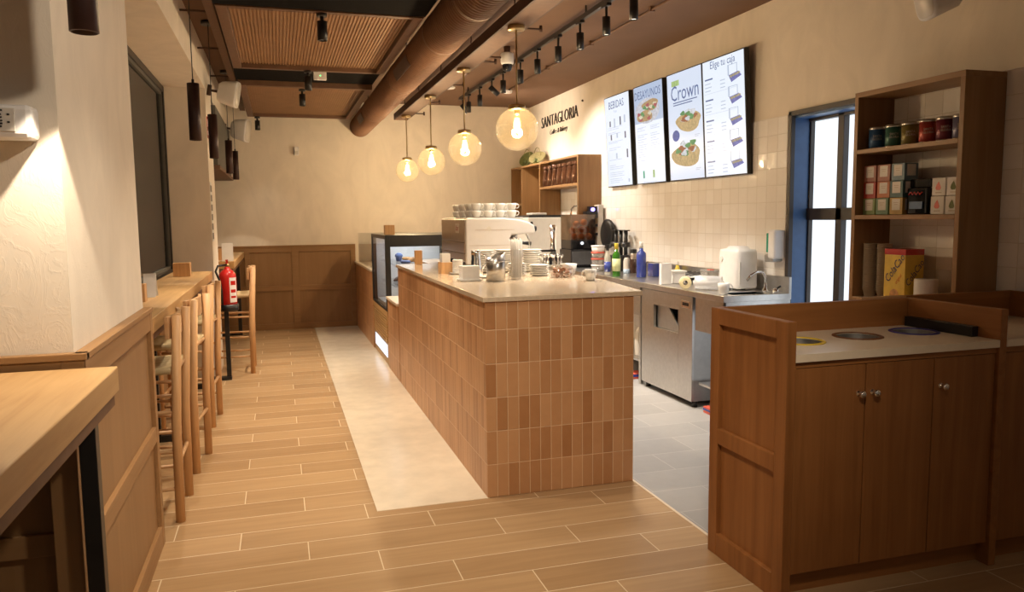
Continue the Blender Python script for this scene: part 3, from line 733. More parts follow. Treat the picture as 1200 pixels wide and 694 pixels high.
# pastry display case
t = thing('pastry_case', 'black framed glass pastry display case, lit inside', 'display case', (1.45, 8.35, 0))
x0, x1, y0, y1 = 1.02, 1.86, 7.75, 8.96
base = B(((x0+.012, y0, .0), (x1, y1, .52)), ((x0, y0, .50), (x1, y1, .56))).build('base', 'oak', t, .003)
lv = MB()
for k in range(9): lv.box((x0+.002, y0+.06, .235+k*.03), (x0+.012, y1-.06, .253+k*.03))
lv.build('louvre', 'oak', t)
lv = MB()
for k in range(6): lv.box((x0+.004, y0+.10, .075+k*.023), (x0+.0125, y1-.10, .088+k*.023))
lv.build('lit_vent', 'vent_light', t)
fr = MB(); w = .05
fr.box((x0, y0, .56), (x0+w, y0+w, 1.33)); fr.box((x1-w, y0, .56), (x1, y0+w, 1.33)); fr.box((x0, y1-w, .56), (x0+w, y1, 1.33)); fr.box((x1-w, y1-w, .56), (x1, y1, 1.33))
fr.box((x0+w, y0, 1.215), (x1-w, y0+w, 1.33)); fr.box((x0, y0+w, 1.29), (x0+w, y1-w, 1.33)); fr.box((x0+w, y1-w, 1.29), (x1-w, y1, 1.33)); fr.box((x1-w, y0+w, 1.29), (x1, y1-w, 1.33))
fr.box((x0+w, y0+w, 1.315), (x1-w, y1-w, 1.33)); fr.box((x0+w, y0, .56), (x1-w, y0+w, .60)); fr.box((x0, y0+w, .56), (x0+.02, y1-w, .585))
fr.build('case_frame', 'black', t, .003)
B(((x0+.006, y0+w, .585), (x0+.012, y1-w, 1.29))).build('front_glass', 'glass', t)
B(((x0+w, y0+.012, .60), (x1-w, y0+.018, 1.215))).build('side_glass', 'glass', t)
B(((x0+w, y1-.02, .60), (x1-w, y1-.012, 1.29)), ((x1-.02, y0+w, .60), (x1-.012, y1-w, 1.29)), ((x0+w, y0+w, .565), (x1-w, y1-w, .60))).build('liner', 'white', t)
for z in (.80, 1.02): B(((x0+.10, y0+.06, z), (x1-.05, y1-.05, z+.012))).build('shelf', 'glass', t)
B(((x0+.10, y0+.12, 1.295), (x0+.13, y1-.10, 1.312))).build('strip_light', 'case_light', t)
al = bpy.data.lights.new('case_light', 'AREA'); al.energy = 5.5; al.color = (.86, .93, 1); al.shape = 'RECTANGLE'; al.size = .5; al.size_y = 1.0
o = bpy.data.objects.new('case_light', al); COL.objects.link(o); o.location = (1.42, 8.35, 1.285)
# pastries inside
def pastry(x, y, z, mat, label, kind='croissant'):
    m = MB()
    if kind == 'croissant':
        pts = [(x-.055+.11*i/8, y+.035*math.sin(PI*i/8)-.02, z) for i in range(9)]
        for i, (px_, py_, pz) in enumerate(pts):
            r_ = .010+.017*math.sin(PI*(i+.5)/9.2); m.ball((px_, py_, z+r_), r_, 12, 8)
    elif kind == 'muffin':
        m.lathe([(0, 0), (.028, 0), (.036, .045), (.045, .055), (.04, .075), (.02, .09), (0, .093)], (x, y, z), 18)
    else:
        m.lathe([(.016, .012), (.024, .026), (.040, .032), (.052, .022), (.052, .010), (.040, 0), (.024, .002), (.016, .012)], (x, y, z), 22)
    return solo(m, kind, mat, label, 'pastry')
M['crust'] = plain('baked_crust', (.55, .27, .09), .5, var=.35, scale=30)
M['choco'] = plain('chocolate_glaze', (.07, .03, .018), .3, var=.25, scale=30)
M['blueberry'] = plain('blue_wrapper', (.10, .16, .36), .5, var=.3, scale=30)
pl = [(.602, 'on the floor'), (.812, 'on the lower glass shelf'), (1.032, 'on the upper glass shelf')]
for zi, (z, where) in enumerate(pl):
    for k in range(4):
        kd = ('croissant', 'muffin', 'ring_doughnut')[(zi+k) % 3]; mt = ('crust', 'choco', 'blueberry', 'crust')[(k*2+zi) % 4]
        adj = {'crust': 'golden', 'choco': 'chocolate', 'blueberry': 'blue'}[mt]
        pastry(1.25+.12*(k % 2), 7.95+.23*k, z, mt, '%s %s %s of the pastry case, %s from near side' % (adj, kd.replace('_', ' '), where, ORD[k]), kd)
# tiled back counter with glass guard
t = thing('tiled_back_counter', 'terracotta tiled counter end with glass guard at the back wall', 'counter', (1.35, 9.95, 0))
B(((1.02, 8.975, 0), (1.80, 10.94, .885))).build('tiled_body', 'counter_tile', t, .003)
B(((1.005, 8.975, .885), (1.81, 10.94, .912))).build('worktop', 'solid', t, .003)
B(((1.03, 9.0, .912), (1.038, 10.6, 1.305)), ((1.038, 10.592, .912), (1.6, 10.6, 1.305)), ((1.03, 9.0, 1.305), (1.6, 10.6, 1.312))).build('glass_guard', 'glass', t)
pastry(1.22, 9.55, .912, 'crust', 'golden croissant under the glass guard by the back wall')
pastry(1.30, 9.85, .912, 'crust', 'golden muffin under the glass guard by the back wall', 'muffin')
# oak boxes on case and counter
napkin_box(1.10, 8.02, 1.33, 'oak napkin box on top of the glass pastry case', .10, .10, .10)
napkin_box(1.195, 6.86, CZ, 'small oak box at the far end of the tiled counter', .062, .062, .125)

# ------------------------------------------------------------------ espresso machine
t = thing('espresso_machine', 'white and taupe espresso machine on the tiled counter', 'espresso machine', (1.72, 6.55, CZ))
z = CZ
side = [(1.45, z+.03), (1.52, z+.03), (1.86, z+.03), (1.86, z+.20), (1.82, z+.235), (1.84, z+.27), (2.03, z+.275), (2.045, z+.29), (2.035, z+.345), (1.98, z+.375), (1.90, z+.395), (1.78, z+.408), (1.46, z+.408), (1.45, z+.395)]
for ya, yb in ((6.08, 6.115), (7.015, 7.05)): MB().prism(side, 'y', ya, yb).build('side_panel', 'bone', t, .012)
MB().prism([(1.47, z+.06), (1.85, z+.06), (1.85, z+.10), (1.70, z+.12), (1.66, z+.24), (1.72, z+.27), (2.0, z+.285), (2.01, z+.33), (1.9, z+.37), (1.76, z+.385), (1.47, z+.385)], 'y', 6.115, 7.015).build('body', 'taupe', t, .004)
B(((1.444, 6.115, z+.215), (1.475, 7.015, z+.40)), ((1.444, 6.115, z+.125), (1.475, 7.015, z+.21)), ((1.444, 6.115, z+.06), (1.475, 7.015, z+.12))).build('back_panel', 'taupe', t, .006)
MB().box((1.4425, 6.30, z+.285), (1.4445, 6.43, z+.365)).build('sticker', 'white_paper', t)
MB().text('Ibar', .066, (1.4425, 6.365, z+.325), (0, -1, 0), (0, 0, 1), 1.0, italic=.3).build('sticker_print', 'red', t)
MB().box((1.53, 6.0785, z+.31), (1.86, 6.0805, z+.313)).box((1.48, 6.0785, z+.185), (1.82, 6.0805, z+.188)).build('side_groove', 'taupe', t)
em = MB().prism([(1.62, z+.325), (1.645, z+.345), (1.665, z+.325), (1.645, z+.30)], 'y', 6.078, 6.0805)
em.build('emblem', 'cream_metal', t)
B(((1.47, 6.12, z+.400), (1.95, 7.01, z+.412))).build('cup_tray', 'steel', t, .003)
for y in (6.33, 6.57, 6.81):
    MB().cyl((1.93, y, z+.285), (1.93, y, z+.21), .035, .032, 20).build('group_head', 'chrome', t)
    h = MB().cyl((1.93, y, z+.21), (1.93, y, z+.185), .036, n=20).cyl((1.96, y, z+.20), (2.08, y-.02, z+.185), .014, .017, 12).build('portafilter', 'black', t)
for y in (6.16, 6.97): MB().cyl((2.035, y, z+.315), (2.075, y, z+.315), .021, .023, 16).build('steam_knob', 'black', t)
for y in (6.18, 6.95): MB().tube([(1.99, y, z+.28), (2.02, y, z+.22), (2.03, y, z+.08)], .006, 8).build('steam_wand', 'chrome', t)
for x in (1.52, 1.80):
    for y in (6.16, 6.97): MB().cyl((x, y, z), (x, y, z+.06), .025, .02, 14).build('foot', 'black', t)
B(((1.66, 6.12, z+.085), (1.98, 7.01, z+.115))).build('drip_tray', 'steel', t, .004)
# cups
def cup_proto(name, rr=.041, h=.058):
    r = thing(name, 'x', 'cup', (0, 0, 0))
    MB().lathe([(0, .003), (rr*.55, .003), (rr*.6, 0), (rr*.66, 0), (rr*.78, h*.25), (rr*.95, h*.65), (rr, h), (rr-.003, h), (rr*.9, h*.6), (rr*.7, h*.22), (0, h*.14)], (0, 0, 0), 24).build('bowl', 'porcelain', r)
    MB().tube([(rr*.93, 0, h*.84), (rr*1.25, 0, h*.86), (rr*1.48, 0, h*.66), (rr*1.40, 0, h*.42), (rr*1.1, 0, h*.28), (rr*.80, 0, h*.30)], .0042, 8).build('handle', 'porcelain', r)
    return r
cp = cup_proto('espresso_cup'); first = True
zt = CZ+.412
for lay in range(2):
    for row in range(7):
        for k in range(4):
            if lay == 1 and k == 3 and row > 4: continue
            x = 1.555+.102*k+(.0 if row % 2 else .012); y = 6.19+.118*row
            rowtxt = 'front' if row == 0 else ORD[row]
            lb = 'white cup on the espresso machine, %s layer, %s row, %s from its left' % (('lower', 'upper')[lay], rowtxt, ORD[k])
            rz = random.uniform(-.5, .4)
            o = cp if first else dup(cp, (0, 0, 0), lb, rz, 'white cups stacked on the espresso machine')
            first = False
            o.location = (x, y, zt+lay*.0585); o.rotation_euler = (0, 0, rz); o['label'] = lb; o['group'] = 'white cups stacked on the espresso machine'
# cups at other places
def one_cup(loc, rz, label, rr=.041, h=.072, grp=None):
    o = cup_proto('cappuccino_cup', rr, h); o.location = loc; o.rotation_euler = (0, 0, rz); o['label'] = label; return o
one_cup((1.925, 4.615, CZ), PI*.95, 'single white cup with its handle to the left near the counter corner', .040, .072)
one_cup((3.09, 4.90, .92), -.2, 'white cup on the corner of the steel worktop', .044, .085)

# ------------------------------------------------------------------ counter-top things
def plate_stack(x, y, z, n, rr, th, label, grp):
    for k in range(n):
        zz = z+k*th; m = MB().lathe([(0, .002), (rr*.55, 0), (rr*.62, 0), (rr*.95, th*.95), (rr, th*1.15), (rr, th*1.3), (rr*.96, th*1.25), (rr*.6, th*.45), (0, th*.4)], (x+random.uniform(-.0015, .0015), y, zz), 30)
        where = 'bottom' if k == 0 else ('top' if k == n-1 else ORD[k]+' from below')
        solo(m, 'saucer', 'porcelain', label % where, 'plate', grp)
plate_stack(1.469, 5.62, CZ, 10, .087, .0165, 'white plate, %s in the stack behind the steel pitcher', 'tall stack of white plates behind the pitcher')
plate_stack(1.648, 5.62, CZ, 10, .087, .0165, 'white plate, %s in the tall stack behind the straw jar', 'tall stack of white plates behind the straws')
plate_stack(1.60, 5.17, CZ, 7, .068, .0125, 'white saucer, %s in the stack directly behind the straw jar', 'saucers behind the straw jar')
plate_stack(1.755, 5.14, CZ, 6, .070, .0125, 'white saucer, %s in the low stack right of the straw jar', 'saucers right of the straw jar')
plate_stack(1.835, 5.56, CZ, 10, .080, .0165, 'white plate, %s in the stack between straw jar and teaspoons', 'tall stack of white plates before the teaspoons')
# straw jar with straws
t = thing('straw_jar', 'tall clear glass jar holding white paper straws', 'jar', (1.52, 4.92, CZ))
MB().lathe([(0, .006), (.034, .006), (.036, .0), (.038, .0), (.040, .05), (.046, .20), (.044, .20), (.038, .05), (.034, .010), (0, .012)], (1.52, 4.92, CZ), 28).build('glass', 'jar_glass', t)
k = 0
for i in range(44):
    a = i*2.4; rr = .0325*math.sqrt((i+.5)/44); x, y = 1.52+rr*math.cos(a), 4.92+rr*math.sin(a)
    s_ = MB().cyl((x, y, CZ+.012), (x+rr*.24*math.cos(a), y+rr*.24*math.sin(a), CZ+.245+random.uniform(0, .03)), .0038, n=8)
    solo(s_, 'paper_straw', 'white_paper', 'white paper straw standing in the glass straw jar', 'straw', 'white straws in the glass jar', loc=(x, y, CZ+.012))
# stainless can with slanted mouth
t = thing('steel_canister', 'brushed steel canister with slanted open mouth', 'canister', (1.345, 4.82, CZ))
n = 36; c = (1.345, 4.82); vs = []
def ztop(a): return CZ+.165+.022*math.cos(a)
for r_, f_ in ((.062, lambda a: CZ), (.062, ztop), (.058, ztop), (.058, lambda a: CZ+.02)):
    for i in range(n):
        a = 2*PI*i/n; vs.append((c[0]+r_*math.cos(a), c[1]+r_*math.sin(a), f_(a)))
fs = [(k*n+i, k*n+(i+1) % n, (k+1)*n+(i+1) % n, (k+1)*n+i) for k in range(3) for i in range(n)] + [tuple(range(n))[::-1], tuple(range(3*n, 4*n))]
MB().add(vs, fs, True).build('body', 'steel', t)
MB().lathe([(.0622, .128), (.0632, .129), (.0632, .132), (.0622, .133)], (c[0], c[1], CZ), 36).build('band', 'chrome', t)
# milk pitcher
t = thing('milk_pitcher', 'polished steel milk pitcher on a white saucer', 'pitcher', (1.30, 5.16, CZ+.012))
MB().lathe([(0, .0), (.044, 0), (.047, .004), (.044, .06), (.034, .12), (.033, .16), (.036, .175), (.034, .175), (.031, .16), (.032, .12), (.042, .06), (.043, .01), (0, .01)], (1.30, 5.16, CZ+.012), 30).build('body', 'chrome', t)
MB().tube([(1.335, 5.16, CZ+.165), (1.37, 5.16, CZ+.15), (1.375, 5.16, CZ+.10), (1.345, 5.16, CZ+.06)], .005, 8).build('handle', 'chrome', t)
solo(MB().lathe([(0, 0), (.04, 0), (.065, .009), (.064, .012), (.04, .0055), (0, .0055)], (1.315, 5.14, CZ), 30), 'saucer', 'porcelain', 'white saucer under the polished steel pitcher', 'plate')
# square napkin pile on its plate
sq = MB()
sq.box((1.125, 4.87, CZ), (1.265, 4.99, CZ+.006)); sq.box((1.12, 4.865, CZ+.006), (1.27, 4.995, CZ+.013))
solo(sq, 'square_plate', 'porcelain', 'square white plate under the pile of square napkins', 'plate', bevel=.004)
for k in range(16):
    j = random.uniform(-.0012, .0012); z = CZ+.013+k*.0054
    solo(B(((1.138+j, 4.875+j, z), (1.252+j, 4.985+j, z+.0050))), 'paper_napkin', 'white_paper', 'square white paper napkin in the pile on the square plate, %s' % ('bottom one' if k == 0 else 'top one' if k == 15 else 'folded between others'), 'napkin', 'square white napkins on the plate', bevel=.0015)
# round white lids stack
for k in range(8):
    z = CZ+.012+k*.0118
    solo(MB().lathe([(0, .0), (.036, 0), (.039, .002), (.039, .008), (.036, .0108), (0, .0108)], (1.262, 5.57, z), 24), 'paper_coaster', 'white_paper', 'round white coaster in the stack beside the sugar box, %s' % ('lowest' if k == 0 else 'top one' if k == 7 else 'one of the middle ones'), 'coaster', 'round white coasters')
solo(MB().lathe([(0, 0), (.035, 0), (.06, .009), (.059, .012), (.035, .006), (0, .006)], (1.255, 5.565, CZ), 28), 'saucer', 'porcelain', 'white saucer under the stack of round coasters', 'plate')
# sugar box with sachets
t = thing('sugar_box', 'open oak box holding paper sugar sachets at the counter edge', 'box', (1.19, 5.66, CZ))
q = (1.145, 5.60, 1.235, 5.72)
B(((q[0], q[1], CZ), (q[2], q[1]+.008, CZ+.085)), ((q[0], q[3]-.008, CZ), (q[2], q[3], CZ+.085)), ((q[0], q[1]+.008, CZ), (q[0]+.008, q[3]-.008, CZ+.085)), ((q[2]-.008, q[1]+.008, CZ), (q[2], q[3]-.008, CZ+.085)), ((q[0]+.008, q[1]+.008, CZ), (q[2]-.008, q[3]-.008, CZ+.008))).build('case', 'oak_z', t, .001)
for k in range(8):
    y = q[1]+.014+k*.012
    m = MB().prism([(y, CZ+.009), (y+.005, CZ+.009), (y+.011, CZ+.15), (y+.008, CZ+.15)], 'x', q[0]+.012+random.uniform(0, .006), q[2]-.016)
    solo(m, 'sugar_sachet', 'white_paper', 'white sugar sachet standing in the oak sugar box', 'sachet', 'sachets in the oak sugar box')
# bag of biscuits, bowl, teaspoons in glasses
t = thing('sugar_bag', 'clear plastic bag of brown sweets lying on the counter', 'bag', (1.845, 4.93, CZ))
bag = MB(); n = 20
for (w_, d_, z_) in (): pass
prof = [(0, 0), (.07, 0), (.088, .02), (.086, .055), (.07, .08), (.03, .088), (0, .086)]
bm_ = MB().lathe(prof, (0, 0, 0), 26); bm_.v = [Vector((1.845+v.x*1.0*(1+.05*math.sin(9*v.z*40+v.y*60)), 4.93+v.y*.65, CZ+v.z*(1+.08*math.sin(v.x*70)))) for v in bm_.v]
bm_.build('film', thin_glass('crinkled_film', (.93, .90, .88), .16), t)
M['cookie'] = plain('brown_sweets', (.33, .16, .095), .6, var=.3, scale=40)
ck = MB()
for i in range(36):
    ck.lathe([(0, 0), (.013, 0), (.015, .004), (.013, .009), (0, .010)], (1.845+random.uniform(-.06, .06), 4.93+random.uniform(-.035, .035), CZ+.006+random.uniform(0, .05)), 10, (random.uniform(-1, 1), random.uniform(-1, 1), 1))
o = ck.build('sweets', 'cookie', t); o['kind'] = 'stuff'
solo(MB().lathe([(0, .004), (.028, .003), (.03, 0), (.034, 0), (.05, .035), (.058, .082), (.055, .082), (.046, .036), (.028, .012), (0, .010)], (1.962, 5.10, CZ), 30), 'bowl', 'porcelain', 'white porcelain bowl behind the bag of sweets', 'bowl')
for i, (x, y) in enumerate(((1.84, 5.28), (1.925, 5.24))):
    t = thing('cutlery_tumbler', 'glass tumbler of metal teaspoons, %s' % ('left one right of the saucers' if i == 0 else 'right one behind the bag of sweets'), 'tumbler', (x, y, CZ))
    MB().lathe([(0, .004), (.028, .004), (.03, 0), (.038, .095), (.036, .095), (.028, .008), (0, .010)], (x, y, CZ), 24).build('glass', 'glass', t)
    for k in range(7):
        a = k*2*PI/7; m = MB().cyl((x+.008*math.cos(a), y+.008*math.sin(a), CZ+.012), (x+.035*math.cos(a), y+.035*math.sin(a), CZ+.125), .003, n=6)
        m.ball((x+.038*math.cos(a), y+.038*math.sin(a), CZ+.133), .010, 10, 6, 1.3)
        solo(m, 'teaspoon', 'chrome', 'metal teaspoon upright in the %s glass tumbler' % ('left' if i == 0 else 'right'), 'teaspoon', 'teaspoons in the %s tumbler' % ('left' if i == 0 else 'right'), loc=(x, y, CZ+.012))

# ================================================================== BACK LINE
SZ = .92
t = thing('steel_worktop', 'long stainless steel worktop along the tiled wall', 'worktop', (3.3, 7.8, .88))
B(((3.02, 4.79, SZ-.045), (3.588, 4.86, SZ)), ((3.02, 5.03, SZ-.045), (3.588, 6.75, SZ)), ((3.02, 4.86, SZ-.045), (3.14, 5.03, SZ)), ((3.45, 4.86, SZ-.045), (3.588, 5.03, SZ)), ((3.02, 6.75, SZ-.045), (3.588, 10.90, SZ))).build('top', 'steel', t, .003)
B(((3.565, 4.79, SZ), (3.588, 10.9, SZ+.12))).build('splashback', 'steel', t, .003)
sk = MB(); a = (3.14, 4.86, 3.45, 5.03)
sk.box((a[0], a[1], SZ-.20), (a[2], a[3], SZ-.19))
for q in (((a[0]-.008, a[1], SZ-.20), (a[0], a[3], SZ-.005)), ((a[2], a[1], SZ-.20), (a[2]+.008, a[3], SZ-.005)), ((a[0], a[1]-.008, SZ-.20), (a[2], a[1], SZ-.005)), ((a[0], a[3], SZ-.20), (a[2], a[3]+.008, SZ-.005))): sk.box(*q)
sk.build('sink_bowl', 'steel_dull', t)
B(((3.035, 4.80, .62), (3.05, 5.20, SZ-.045)), ((3.035, 4.80, .70), (3.588, 4.815, SZ-.045))).build('apron', 'steel', t, .002)
B(((3.035, 6.14, .62), (3.05, 7.2, SZ-.045))).build('apron', 'steel', t, .002)
for x, y in ((3.06, 4.83), (3.56, 4.83), (3.06, 6.16), (3.06, 7.6), (3.06, 9.2), (3.06, 10.8)): B(((x-.018, y-.018, 0), (x+.018, y+.018, SZ-.045))).build('leg', 'steel', t, .002)
for y0_, y1_ in ((4.86, 5.20), (6.2, 10.8)): B(((3.07, y0_, .19), (3.57, y1_, .21))).build('undershelf', 'steel', t, .002)
# under-counter machine
t = thing('undercounter_dishwasher', 'stainless under-counter unit with a square chute opening', 'dishwasher', (3.3, 5.67, 0))
x0, x1, y0, y1, z0, z1 = 3.03, 3.55, 5.235, 6.10, .05, .87
fr = MB()
fr.box((x0, y0, z0), (x0+.03, y1, z1)) if False else None
oy0, oy1, oz0, oz1 = 5.45, 5.87, .56, .75
fr.box((x0, y0, z0), (x0+.02, oy0, z1)); fr.box((x0, oy1, z0), (x0+.02, y1, z1)); fr.box((x0, oy0, z0), (x0+.02, oy1, oz0)); fr.box((x0, oy0, oz1), (x0+.02, oy1, z1))
fr.build('front_panel', 'steel', t, .002)
B(((x0+.02, y0, z0), (x1, y0+.015, z1)), ((x0+.02, y1-.015, z0), (x1, y1, z1)), ((x0+.02, y0+.015, z0), (x1, y1-.015, z0+.015)), ((x0+.02, y0+.015, z1-.015), (x1, y1-.015, z1)), ((x1-.015, y0+.015, z0+.015), (x1, y1-.015, z1-.015))).build('cabinet', 'steel_dull', t)
fl = MB()
fl.box((x0-.003, oy0-.012, oz0-.012), (x0+.004, oy0, oz1+.012)); fl.box((x0-.003, oy1, oz0-.012), (x0+.004, oy1+.012, oz1+.012)); fl.box((x0-.003, oy0, oz1), (x0+.004, oy1, oz1+.012)); fl.box((x0-.003, oy0, oz0-.012), (x0+.004, oy1, oz0))
fl.build('chute_rim', 'steel', t)
MB().prism([(oy0+.005, oz0), (oy0+.22, oz1), (oy1, oz1), (oy1, oz0)], 'x', x0+.03, x0+.045).build('chute_flap', 'steel_dull', t)
B(((x0-.004, 5.27, .775), (x0+.002, 5.40, .835))).build('control_plate', 'chrome', t, .002)
B(((x0-.006, 5.29, .795), (x0-.003, 5.38, .82))).build('control_window', 'black_gloss', t)
for y in (5.27, 6.06):
    for x in (3.08, 3.5): MB().cyl((x, y, 0), (x, y, .05), .022, n=12).build('foot', 'black', t)
# taps
t = thing('sink_tap', 'chrome swan neck tap by the sink at the end of the steel worktop', 'tap', (3.50, 4.98, SZ))
MB().lathe([(0, 0), (.028, 0), (.028, .01), (.014, .03), (.012, .06), (0, .06)], (3.50, 4.98, SZ), 20).build('base', 'chrome', t)
MB().tube([(3.50, 4.98, SZ+.05), (3.498, 4.98, SZ+.11), (3.475, 4.985, SZ+.145), (3.43, 4.99, SZ+.15), (3.38, 4.995, SZ+.125), (3.35, 5.0, SZ+.085)], .010, 10).build('spout', 'chrome', t)
t = thing('tap_handle_block', 'small chrome mixer handle block beside the swan neck tap', 'tap', (3.52, 4.88, SZ))
MB().lathe([(0, 0), (.03, 0), (.03, .02), (.018, .035), (0, .036)], (3.52, 4.88, SZ), 16).build('base', 'chrome', t)
MB().cyl((3.52, 4.88, SZ+.025), (3.52, 4.83, SZ+.05), .008, n=8).build('lever', 'black', t)
# white towel dispenser box on the worktop
t = thing('towel_dispenser', 'large white rounded towel dispenser standing by the sink', 'dispenser', (3.43, 5.23, SZ))
n = 24; vs = []; cx, cy_, a_, b_ = 3.43, 5.245, .105, .145
def sup(h, s, dz=0): return [(cx+a_*s*math.copysign(abs(math.cos(t_))**.45, math.cos(t_)), cy_+b_*s*math.copysign(abs(math.sin(t_))**.45, math.sin(t_)), h) for t_ in [2*PI*i/n for i in range(n)]]
R = [sup(SZ+.012, .94), sup(SZ+.03, 1), sup(SZ+.29, .97), sup(SZ+.31, .92), sup(SZ+.315, .60), sup(SZ+.332, .52), sup(SZ+.335, .40)]
vs = [p for q in R for p in q]
MB().add(vs, [(k*n+i, k*n+(i+1) % n, (k+1)*n+(i+1) % n, (k+1)*n+i) for k in range(len(R)-1) for i in range(n)] + [tuple(range(n))[::-1], tuple(range((len(R)-1)*n, len(R)*n))], True).build('cover', 'white', t)
for y in (5.17, 5.33): MB().cyl((3.43, y, SZ+.0005), (3.43, y, SZ+.014), .02, n=12).build('foot', 'black', t)
B(((3.345, 5.090, SZ+.05), (3.36, 5.100, SZ+.22))).build('seam', 'porcelain', t, .003)
MB().cyl((3.320, 5.31, SZ+.235), (3.329, 5.31, SZ+.235), .018, n=16).build('lock', 'porcelain', t)
# soap dispenser on the wall
t = thing('soap_dispenser', 'white and green soap dispenser on the tiled wall beside the blue door', 'soap dispenser', (3.54, 4.95, 1.15))
B(((3.49, 4.875, 1.17), (3.59, 4.955, 1.385))).build('housing', 'white', t, .015)
B(((3.505, 4.957, 1.215), (3.585, 4.995, 1.36))).build('tank', plain('green_soap', (.03, .30, .18), .15), t, .006)
B(((3.495, 4.90, 1.145), (3.59, 5.005, 1.205))).build('push_plate', 'steel_dull', t, .012)
# juice machine
t = thing('juice_machine', 'orange juice machine with clear bin of oranges at the tiled wall', 'juice machine', (3.33, 8.35, SZ))
B(((3.16, 8.14, SZ), (3.50, 8.52, SZ+.205))).build('base', 'black_gloss', t, .012)
B(((3.17, 8.136, SZ+.03), (3.49, 8.14, SZ+.185))).build('base_front', plain('smoked_front', (.10, .10, .105), .2), t)
B(((3.17, 8.17, SZ+.205), (3.47, 8.50, SZ+.31))).build('press_housing', 'black_gloss', t, .008)
MB().ball((3.30, 8.155, SZ+.275), .018, 14, 8).build('press_button', emit('button_glow', (.9, .95, 1), 1.5), t)
M['smoke'] = thin_glass('smoked_bin', (.62, .52, .44), .08)
fr = MB(); fr.box((3.17, 8.17, SZ+.31), (3.175, 8.50, SZ+.60)); fr.box((3.465, 8.17, SZ+.31), (3.47, 8.50, SZ+.60)); fr.box((3.175, 8.17, SZ+.31), (3.465, 8.175, SZ+.60)); fr.box((3.175, 8.495, SZ+.31), (3.465, 8.50, SZ+.60))
fr.build('orange_bin', 'smoke', t)
B(((3.50, 8.16, SZ), (3.562, 8.54, SZ+.71))).build('column', 'cream_metal', t, .01)
B(((3.36, 8.17, SZ+.60), (3.50, 8.48, SZ+.635))).build('lid', 'black', t, .006)
MB().cyl((3.44, 8.165, SZ+.655), (3.44, 8.185, SZ+.655), .02, n=14).build('display_light', 'blue_led', t)
B(((3.40, 8.185, SZ+.635), (3.50, 8.25, SZ+.69))).build('display', 'black', t, .004)
MB().tube([(3.22, 8.30, SZ+.60), (3.225, 8.30, SZ+.66), (3.26, 8.30, SZ+.695), (3.31, 8.30, SZ+.70), (3.345, 8.30, SZ+.66), (3.35, 8.30, SZ+.61)], .009, 10).build('feed_wire', 'chrome', t)
for z_ in (SZ+.36, SZ+.46, SZ+.56): B(((3.47, 8.17, z_), (3.50, 8.22, z_+.03))).build('latch', 'black', t, .003)
M['orange'] = plain('orange_peel', (.72, .26, .03), .45, var=.15, scale=60, bmp=.2)
for i, (x, y, z_) in enumerate(((3.235, 8.24, .345), (3.325, 8.23, .345), (3.41, 8.24, .345), (3.24, 8.33, .41), (3.33, 8.24, .425), (3.41, 8.31, .42), (3.26, 8.23, .485), (3.36, 8.25, .505))):
    solo(MB().ball((x, y, SZ+z_+.006), .040, 18, 12, .95), 'orange', 'orange', 'ripe orange in the juice machine bin, %s' % ('at the bottom left', 'at the bottom middle', 'at the bottom right', 'left in the second layer', 'middle of the second layer', 'right in the second layer', 'topmost at the left', 'topmost at the right')[i], 'orange', 'oranges in the juice machine')
# white tall appliance behind
t = thing('ice_machine', 'cream coloured appliance box behind the saucers at the back of the aisle', 'appliance', (3.3, 9.7, SZ))
B(((3.03, 9.30, SZ), (3.56, 10.0, SZ+.57))).build('body', 'cream_metal', t, .01)
B(((3.05, 9.32, SZ+.57), (3.55, 9.98, SZ+.60))).build('lid', 'black', t, .008)
MB().cyl((3.075, 9.297, SZ+.50), (3.075, 9.302, SZ+.50), .02, n=12).build('badge', 'black', t)
B(((3.10, 9.35, SZ+.60), (3.30, 9.6, SZ+.63))).build('tray', 'cream_metal', t, .01)
# grinder / tap column
t = thing('coffee_grinder', 'chrome coffee grinder column left of the juice machine', 'coffee grinder', (3.20, 8.85, SZ))
MB().cyl((3.20, 8.85, SZ+.03), (3.20, 8.85, SZ+.40), .045, .035, 20).lathe([(.035, .40), (.05, .42), (.05, .46), (.03, .48), (0, .48)], (3.20, 8.85, SZ), 20).build('column', 'chrome', t)
B(((3.10, 8.76, SZ), (3.29, 8.94, SZ+.12))).build('base', 'black', t, .01)
B(((3.04, 8.80, SZ+.155), (3.22, 8.88, SZ+.18))).build('fork', 'black', t, .006)
# stacked food tubs
M['tub'] = thin_glass('clear_tub', (.85, .83, .80), .10, .25, (.8, .78, .75))
M['red_lid'] = plain('red_lid', (.62, .10, .06), .4)
for k in range(4):
    z_ = SZ+k*.068; x, y = 3.235, 7.55; lid = 'red_lid' if k in (1, 2) else 'white'
    t = thing('food_tub', 'round food tub with %s lid, %s of the stack by the juice machine' % ('red' if lid == 'red_lid' else 'white', ('lowest', 'second from below', 'third from below', 'topmost')[k]), 'food tub', (x, y, z_), 'stacked food tubs')
    MB().lathe([(0, 0), (.058, 0), (.062, .004), (.070, .055), (0, .055)], (x, y, z_), 28).build('tub', 'tub' if k < 3 else 'white', t)
    MB().lathe([(0, .055), (.074, .055), (.075, .060), (.072, .066), (0, .067)], (x, y, z_), 28).build('lid', lid, t)
